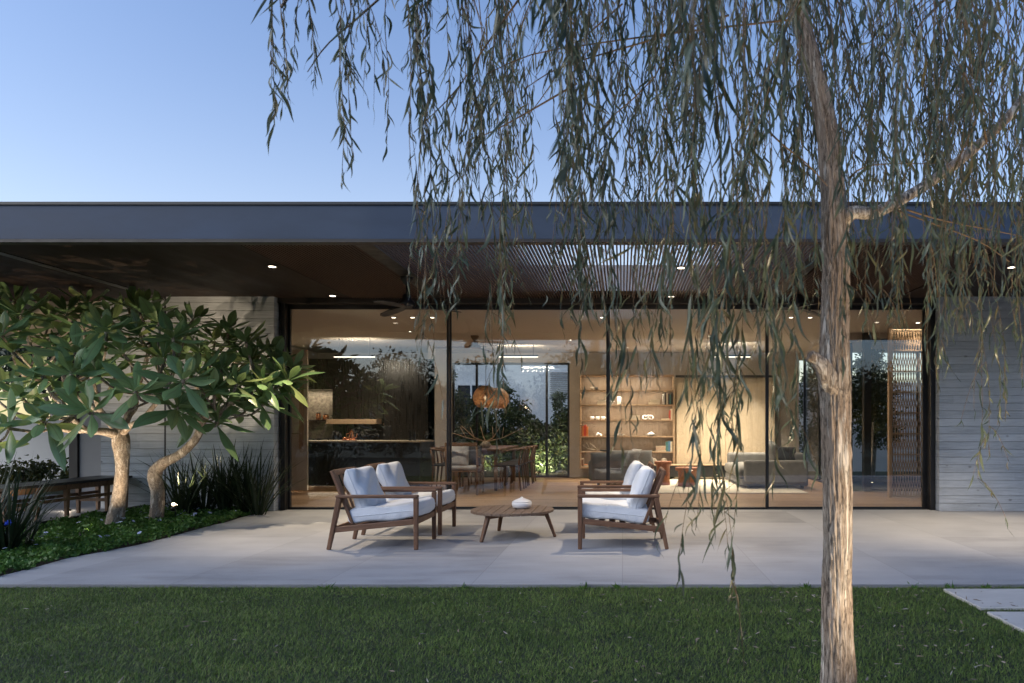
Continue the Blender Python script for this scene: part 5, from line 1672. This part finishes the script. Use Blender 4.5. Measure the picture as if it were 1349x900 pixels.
# ---- ground cover and its small flowers
def in_poly(P, poly):
    x, y = P[:, 0], P[:, 1]
    ins = np.zeros(len(P), bool)
    n = len(poly)
    for i in range(n):
        x0, y0 = poly[i]; x1, y1 = poly[(i + 1) % n]
        c = ((y0 > y) != (y1 > y)) & (x < (x1 - x0) * (y - y0) / (y1 - y0 + 1e-12) + x0)
        ins ^= c
    return ins
bedpoly = bed_edge + [(-4.75, 9.58), (-6.68, 9.58), (-6.68, 6.72), (-9.3, 6.72), (-9.3, 5.16)]
grng = np.random.default_rng(14)
pp = np.stack([grng.uniform(-7.6, -4.5, 90000), grng.uniform(5.16, 9.6, 90000)], axis=1)
pp = pp[in_poly(pp + np.array([.03, 0]) * np.sin(pp[:, 1:] * 23), bedpoly)][:34000]
hgt = .045 + .03 * np.sin(pp[:, 0] * 7 + np.sin(pp[:, 1] * 5)) * np.sin(pp[:, 1] * 6.3) + .02 * np.sin(pp[:, 0] * 17 + pp[:, 1] * 13)
zz = np.abs(hgt) * grng.uniform(.2, 1.1, len(pp)) + .005
V, Q, _ = flat_leaves(np.concatenate([pp, zz[:, None]], axis=1), grng, .032, .75, .5)
tag(np_mesh('ground_cover', V, Q, M['cover_leaf']), 'low bright green ground cover filling the planting bed', 'ground cover', kind='stuff')
fl = MB()
for k in range(5):
    a = 2 * PI * k / 5
    ca, sa = math.cos(a), math.sin(a)
    fl.add([(0, 0, 0), (ca * .009 - sa * .006, sa * .009 + ca * .006, .003), (ca * .016, sa * .016, .001), (ca * .009 + sa * .006, sa * .009 - ca * .006, .003)], [(0, 3, 2, 1)])
fl.lathe([(.003, .001), (.003, .004), (.0005, .005)], n=6)
f0 = fl.build('small_flower', M['petal'])
tag(f0, 'tiny pale blue flower dotted in the low green ground cover', 'flower', 'tiny pale blue flowers in the ground cover')
fp = pp[grng.permutation(len(pp))]
fp = fp[(fp[:, 0] > -7.0) & (np.sin(fp[:, 0] * 3) + np.sin(fp[:, 1] * 3.1) + grng.normal(0, .5, len(fp)) > .2)][:95]
for i, (x, y) in enumerate(fp):
    o = f0 if i == 0 else f0.copy()
    if i: COL.objects.link(o)
    o.location = (x, y, .075 + fr.uniform(0, .035))
    o.rotation_euler = (fr.uniform(-.2, .7), fr.uniform(-.4, .4), fr.uniform(0, 6))
    s = fr.uniform(1.1, 1.8)
    o.scale = (s, s, s)

# ---- weeds along the paving edge
for i, (px, lab) in enumerate(((430, 'tiny weed at the paving edge in front of the first lounge chair'), (612, 'tiny weed at the paving edge in front of the coffee table'), (768, 'tiny weed at the paving edge in front of the white cushioned chairs'),
                               (816, 'small leafy weed at the paving edge beside the longest willow strand'), (1062, 'small weed at the paving edge next to the willow trunk'), (1205, 'tiny weed at the paving edge between trunk and stepping slab'), (1252, 'bushy weed at the paving edge by the first stepping slab'), (1300, 'small weed between the paving and the first stepping slab'))):
    x, y = (px - VX) * 5.11 / F, 5.11
    g2 = np.random.default_rng(60 + i)
    n = 16
    az = g2.uniform(0, 2 * PI, n)
    D = unit(np.stack([np.cos(az) * .7, np.sin(az) * .7, g2.uniform(.4, 1.4, n)], axis=1))
    V, Q, _ = strip_leaves(np.tile([x, y, -.035], (n, 1)) + g2.normal(0, .012, (n, 3)) * [1, 1, 0], D, g2.uniform(.025, .07, n), g2.uniform(.008, .018, n), g2.normal(0, .2, (n, 3)), unit(g2.normal(0, 1, (n, 3))), n=5, fold=.2)
    tag(np_mesh('weed', V, Q, M['cover_leaf']), lab, 'weed', 'weeds along the paving edge')

# ---- shrubs and trees
def leafy(name, label, cat, base, blobs, n, leaf, m, trunk=None, group=None, seed=0, bark='willow_bark', thin=1.0, aspect=.5):
    """blobs: (dx, dy, z, r); trunk: list of (dx, dy, z, radius) limbs"""
    g2 = np.random.default_rng(seed)
    t = thing(name, label, cat, (base[0], base[1], base[2] if len(base) > 2 else 0), group)
    b0 = np.array([base[0], base[1], 0])
    P = []
    tot = sum(b[3] ** 2 for b in blobs)
    for bx, by, bz, br in blobs:
        k = int(n * br ** 2 / tot)
        d = unit(g2.normal(size=(k, 3)))
        r = br * g2.uniform(.15, 1, k) ** .5
        q = d * r[:, None] * np.array([1, 1, .85]) + np.array([bx, by, bz])
        # clumps: pull towards random centres so that gaps open
        cn = unit(g2.normal(size=(max(6, k // 45), 3))) * br * g2.uniform(.5, 1.05, (max(6, k // 45), 1)) + np.array([bx, by, bz])
        idx = g2.integers(0, len(cn), k)
        q = q * (1 - .62 * thin) + (cn[idx] + g2.normal(0, br * .16, (k, 3))) * .62 * thin
        P.append(q + b0)
    P = np.concatenate(P)
    P = P[P[:, 2] > .03]
    V, Q, _ = flat_leaves(P, g2, leaf, aspect, .0)
    np_mesh('foliage', V, Q, m, t)
    tv_ = []
    for lim in (trunk or []):
        tv_.append(bark_tube([(base[0] + a, base[1] + b, c) for a, b, c, _ in lim], [q[3] for q in lim], 14, 30, .08, seed + 2, 3, 3))
    if tv_: np_mesh('trunk', *merge(tv_), M[bark], t)
    return t

GR = 'shrubs in the court behind the dining window'
for i, (x, y, h, w, lab) in enumerate(((-4.6, 18.6, 2.9, .75, 'loose shrub outside the dining window, nearest the kitchen'), (-3.65, 17.9, 2.0, .75, 'leafy shrub outside the dining window behind the woven pendants'), (-2.9, 18.3, 2.45, .62, 'tall narrow shrub outside the dining window in the middle pane'),
                                       (-2.2, 17.9, 1.5, .62, 'low lit shrub outside the dining window in the middle pane'), (-1.5, 18.0, 2.15, .65, 'leafy shrub outside the dining window under the louvred shutter'), (-.8, 17.6, 1.7, .6, 'shrub outside the dining window at the bookshelf end'),
                                       (-5.6, 18.0, 2.0, .7, 'shrub outside the dining window hidden partly by the pier'))):
    leafy('garden_shrub', lab, 'shrub', (x, y), [(0, 0, h * .35, w * 1.1), (.1, 0, h * .62, w * .8), (-.1, .05, h * .85, w * .42), (.2, -.1, h * .2, w)], 6500, .10, M['shrub_leaf'], [[(0, 0, -.05, .04), (.03, 0, h * .4, .03), (-.05, 0, h * .85, .012)], [(.05, 0, 0, .03), (.2, 0, h * .5, .012)]], GR, 70 + i, aspect=.36)
for i, (loc, tgt, en, lab) in enumerate((((-2.0, 17.0, .08), (-1.7, 18.2, .7), 170, 'garden spotlight lighting the low shrubs under the louvred shutter'), ((-3.3, 17.0, .08), (-3.2, 18.2, 1.2), 45, 'garden spotlight lighting the shrubs behind the pendants'))):
    garden_spot(loc, tgt, en, lab, 110)
for i, (x, y, h, lab) in enumerate(((4.95, 14.2, 2.6, 'small multi stemmed tree lit from below in the side court'), (5.9, 16.6, 3.4, 'dark shrub deeper in the side court'), (4.75, 17.2, 2.9, 'dark bushy shrub by the court glazing'), (7.3, 15.6, 3.0, 'wide dark shrub at the far end of the side court'))):
    leafy('court_tree', lab, 'tree' if i == 0 else 'shrub', (x, y), [(0, 0, h * .75, .62), (.25, .1, h * .55, .5), (-.25, 0, h * .6, .45), (0, 0, h * .95, .35)] + ([(0, 0, h * .3, .7)] if i else []), 4200, .085, M['shrub_leaf'],
          [[(0, 0, -.05, .05), (-.02, 0, h * .25, .035), (-.18, 0, h * .8, .012)], [(0, 0, -.02, .045), (.06, 0, h * .3, .03), (.15, 0, h * .8, .012)], [(0, 0, 0, .04), (.02, .05, h * .5, .02), (0, .1, h * .9, .01)]], 'plants in the side court', 90 + i, 'plum_bark', aspect=.4)
garden_spot((4.85, 13.75, .06), (4.95, 14.2, 1.5), 14, 'garden spotlight at the foot of the small court tree', 90)

GL = 'trees beyond the side terrace'
for i, (x, y, h, w, lab) in enumerate(((-14.5, 18, 4.2, 1.6, 'sparse tree beyond the white garden wall, closer to the lintel edge'), (-18.5, 20, 5.0, 2.0, 'broad tree beyond the white garden wall'))):
    leafy('garden_tree', lab, 'tree', (x, y), [(0, 0, h * .75, w), (.8, 0, h * .6, w * .7), (-.8, .2, h * .65, w * .6)], 3500, .13, M['far_leaf'], [[(0, 0, -.1, .12), (.1, 0, h * .5, .08), (.3, 0, h * .9, .02)], [(.05, 0, h * .3, .07), (-.7, .1, h * .7, .02)]], GL, 110 + i)
for i, (x, y, lab) in enumerate(((-9.9, 12.9, 'low dark shrub in front of the white garden wall, nearer the grey pier'), (-11.2, 13.2, 'low dark shrub in front of the white garden wall, second from the grey pier'), (-12.6, 13.0, 'low dark shrub in front of the white garden wall, farthest from the grey pier'))):
    leafy('low_shrub', lab, 'shrub', (x, y), [(0, 0, .3, .42), (.3, 0, .25, .35), (-.3, 0, .2, .35)], 1300, .08, M['shrub_leaf'], [[(0, 0, -.05, .03), (0, 0, .35, .012)]], 'low shrubs by the white garden wall', 120 + i)
# trees behind the lawn: seen mirrored in the glass
GB = 'trees across the lawn mirrored in the glass'
for i, (x, y, h, w, lab) in enumerate(((-12.5, -6.5, 4.2, 1.8, 'broad dark tree mirrored in the kitchen glass panel'), (-8.6, -7.5, 3.7, 1.7, 'low round tree mirrored next to the kitchen panel'), (-5.2, -6.5, 3.5, 1.5, 'dark tree mirrored in the dining panel'), (-1.6, -7.5, 3.9, 1.7, 'tree mirrored in the panel before the bookshelf'),
                                       (2.4, -6.5, 3.2, 1.5, 'tree mirrored in the panel before the pale sliding panels'), (6.2, -6.0, 4.9, 1.9, 'tall tree mirrored in the panel beside the lattice screen'), (9.8, -7.0, 3.0, 1.6, 'tree mirrored near the concrete wall end'))):
    leafy('garden_tree', lab, 'tree', (x, y), [(0, 0, h * .72, w), (w * .6, 0, h * .55, w * .75), (-w * .6, .2, h * .55, w * .75), (.2, 0, h * .35, w * .8)], 10000, .15, M['far_leaf'], [[(0, 0, -.1, .14), (.1, 0, h * .45, .09), (.3, 0, h * .9, .02)], [(.05, 0, h * .3, .08), (-.7, .1, h * .7, .02)]], GB, 130 + i)
hedge = thing('hedge', 'long clipped dark hedge closing the far side of the lawn', 'hedge', (-2, -8.6, 0))
g2 = np.random.default_rng(200)
P = np.stack([g2.uniform(-16, 12, 22000), g2.normal(-8.6, .35, 22000), g2.uniform(.02, 1, 22000) ** .8 * 2.1], axis=1)
P[:, 2] *= 1 + .12 * np.sin(P[:, 0] * 2.1) + .08 * np.sin(P[:, 0] * 5.3)
V, Q, _ = flat_leaves(P, g2, .13, .55)
np_mesh('foliage', V, Q, M['far_leaf'], hedge)
# small floor light on the side terrace
t = thing('floor_light', 'tiny lit floor light under the long bench', 'floor light', (-7.55, 9.6, 0))
MB().lathe([(.04, .003), (.045, .02), (.03, .03), (.028, .03)], (-7.55, 9.6, 0), 16).build('housing', M['black'], t)
MB().lathe([(.003, .046), (.022, .042), (.027, .0305)][::-1], (-7.55, 9.6, 0), 16).build('lens', M['spot_glow'], t)
lamp('floor_lamp', 'POINT', (-7.55, 9.6, .09), .7, WARM, None, t, shadow_soft_size=.02)
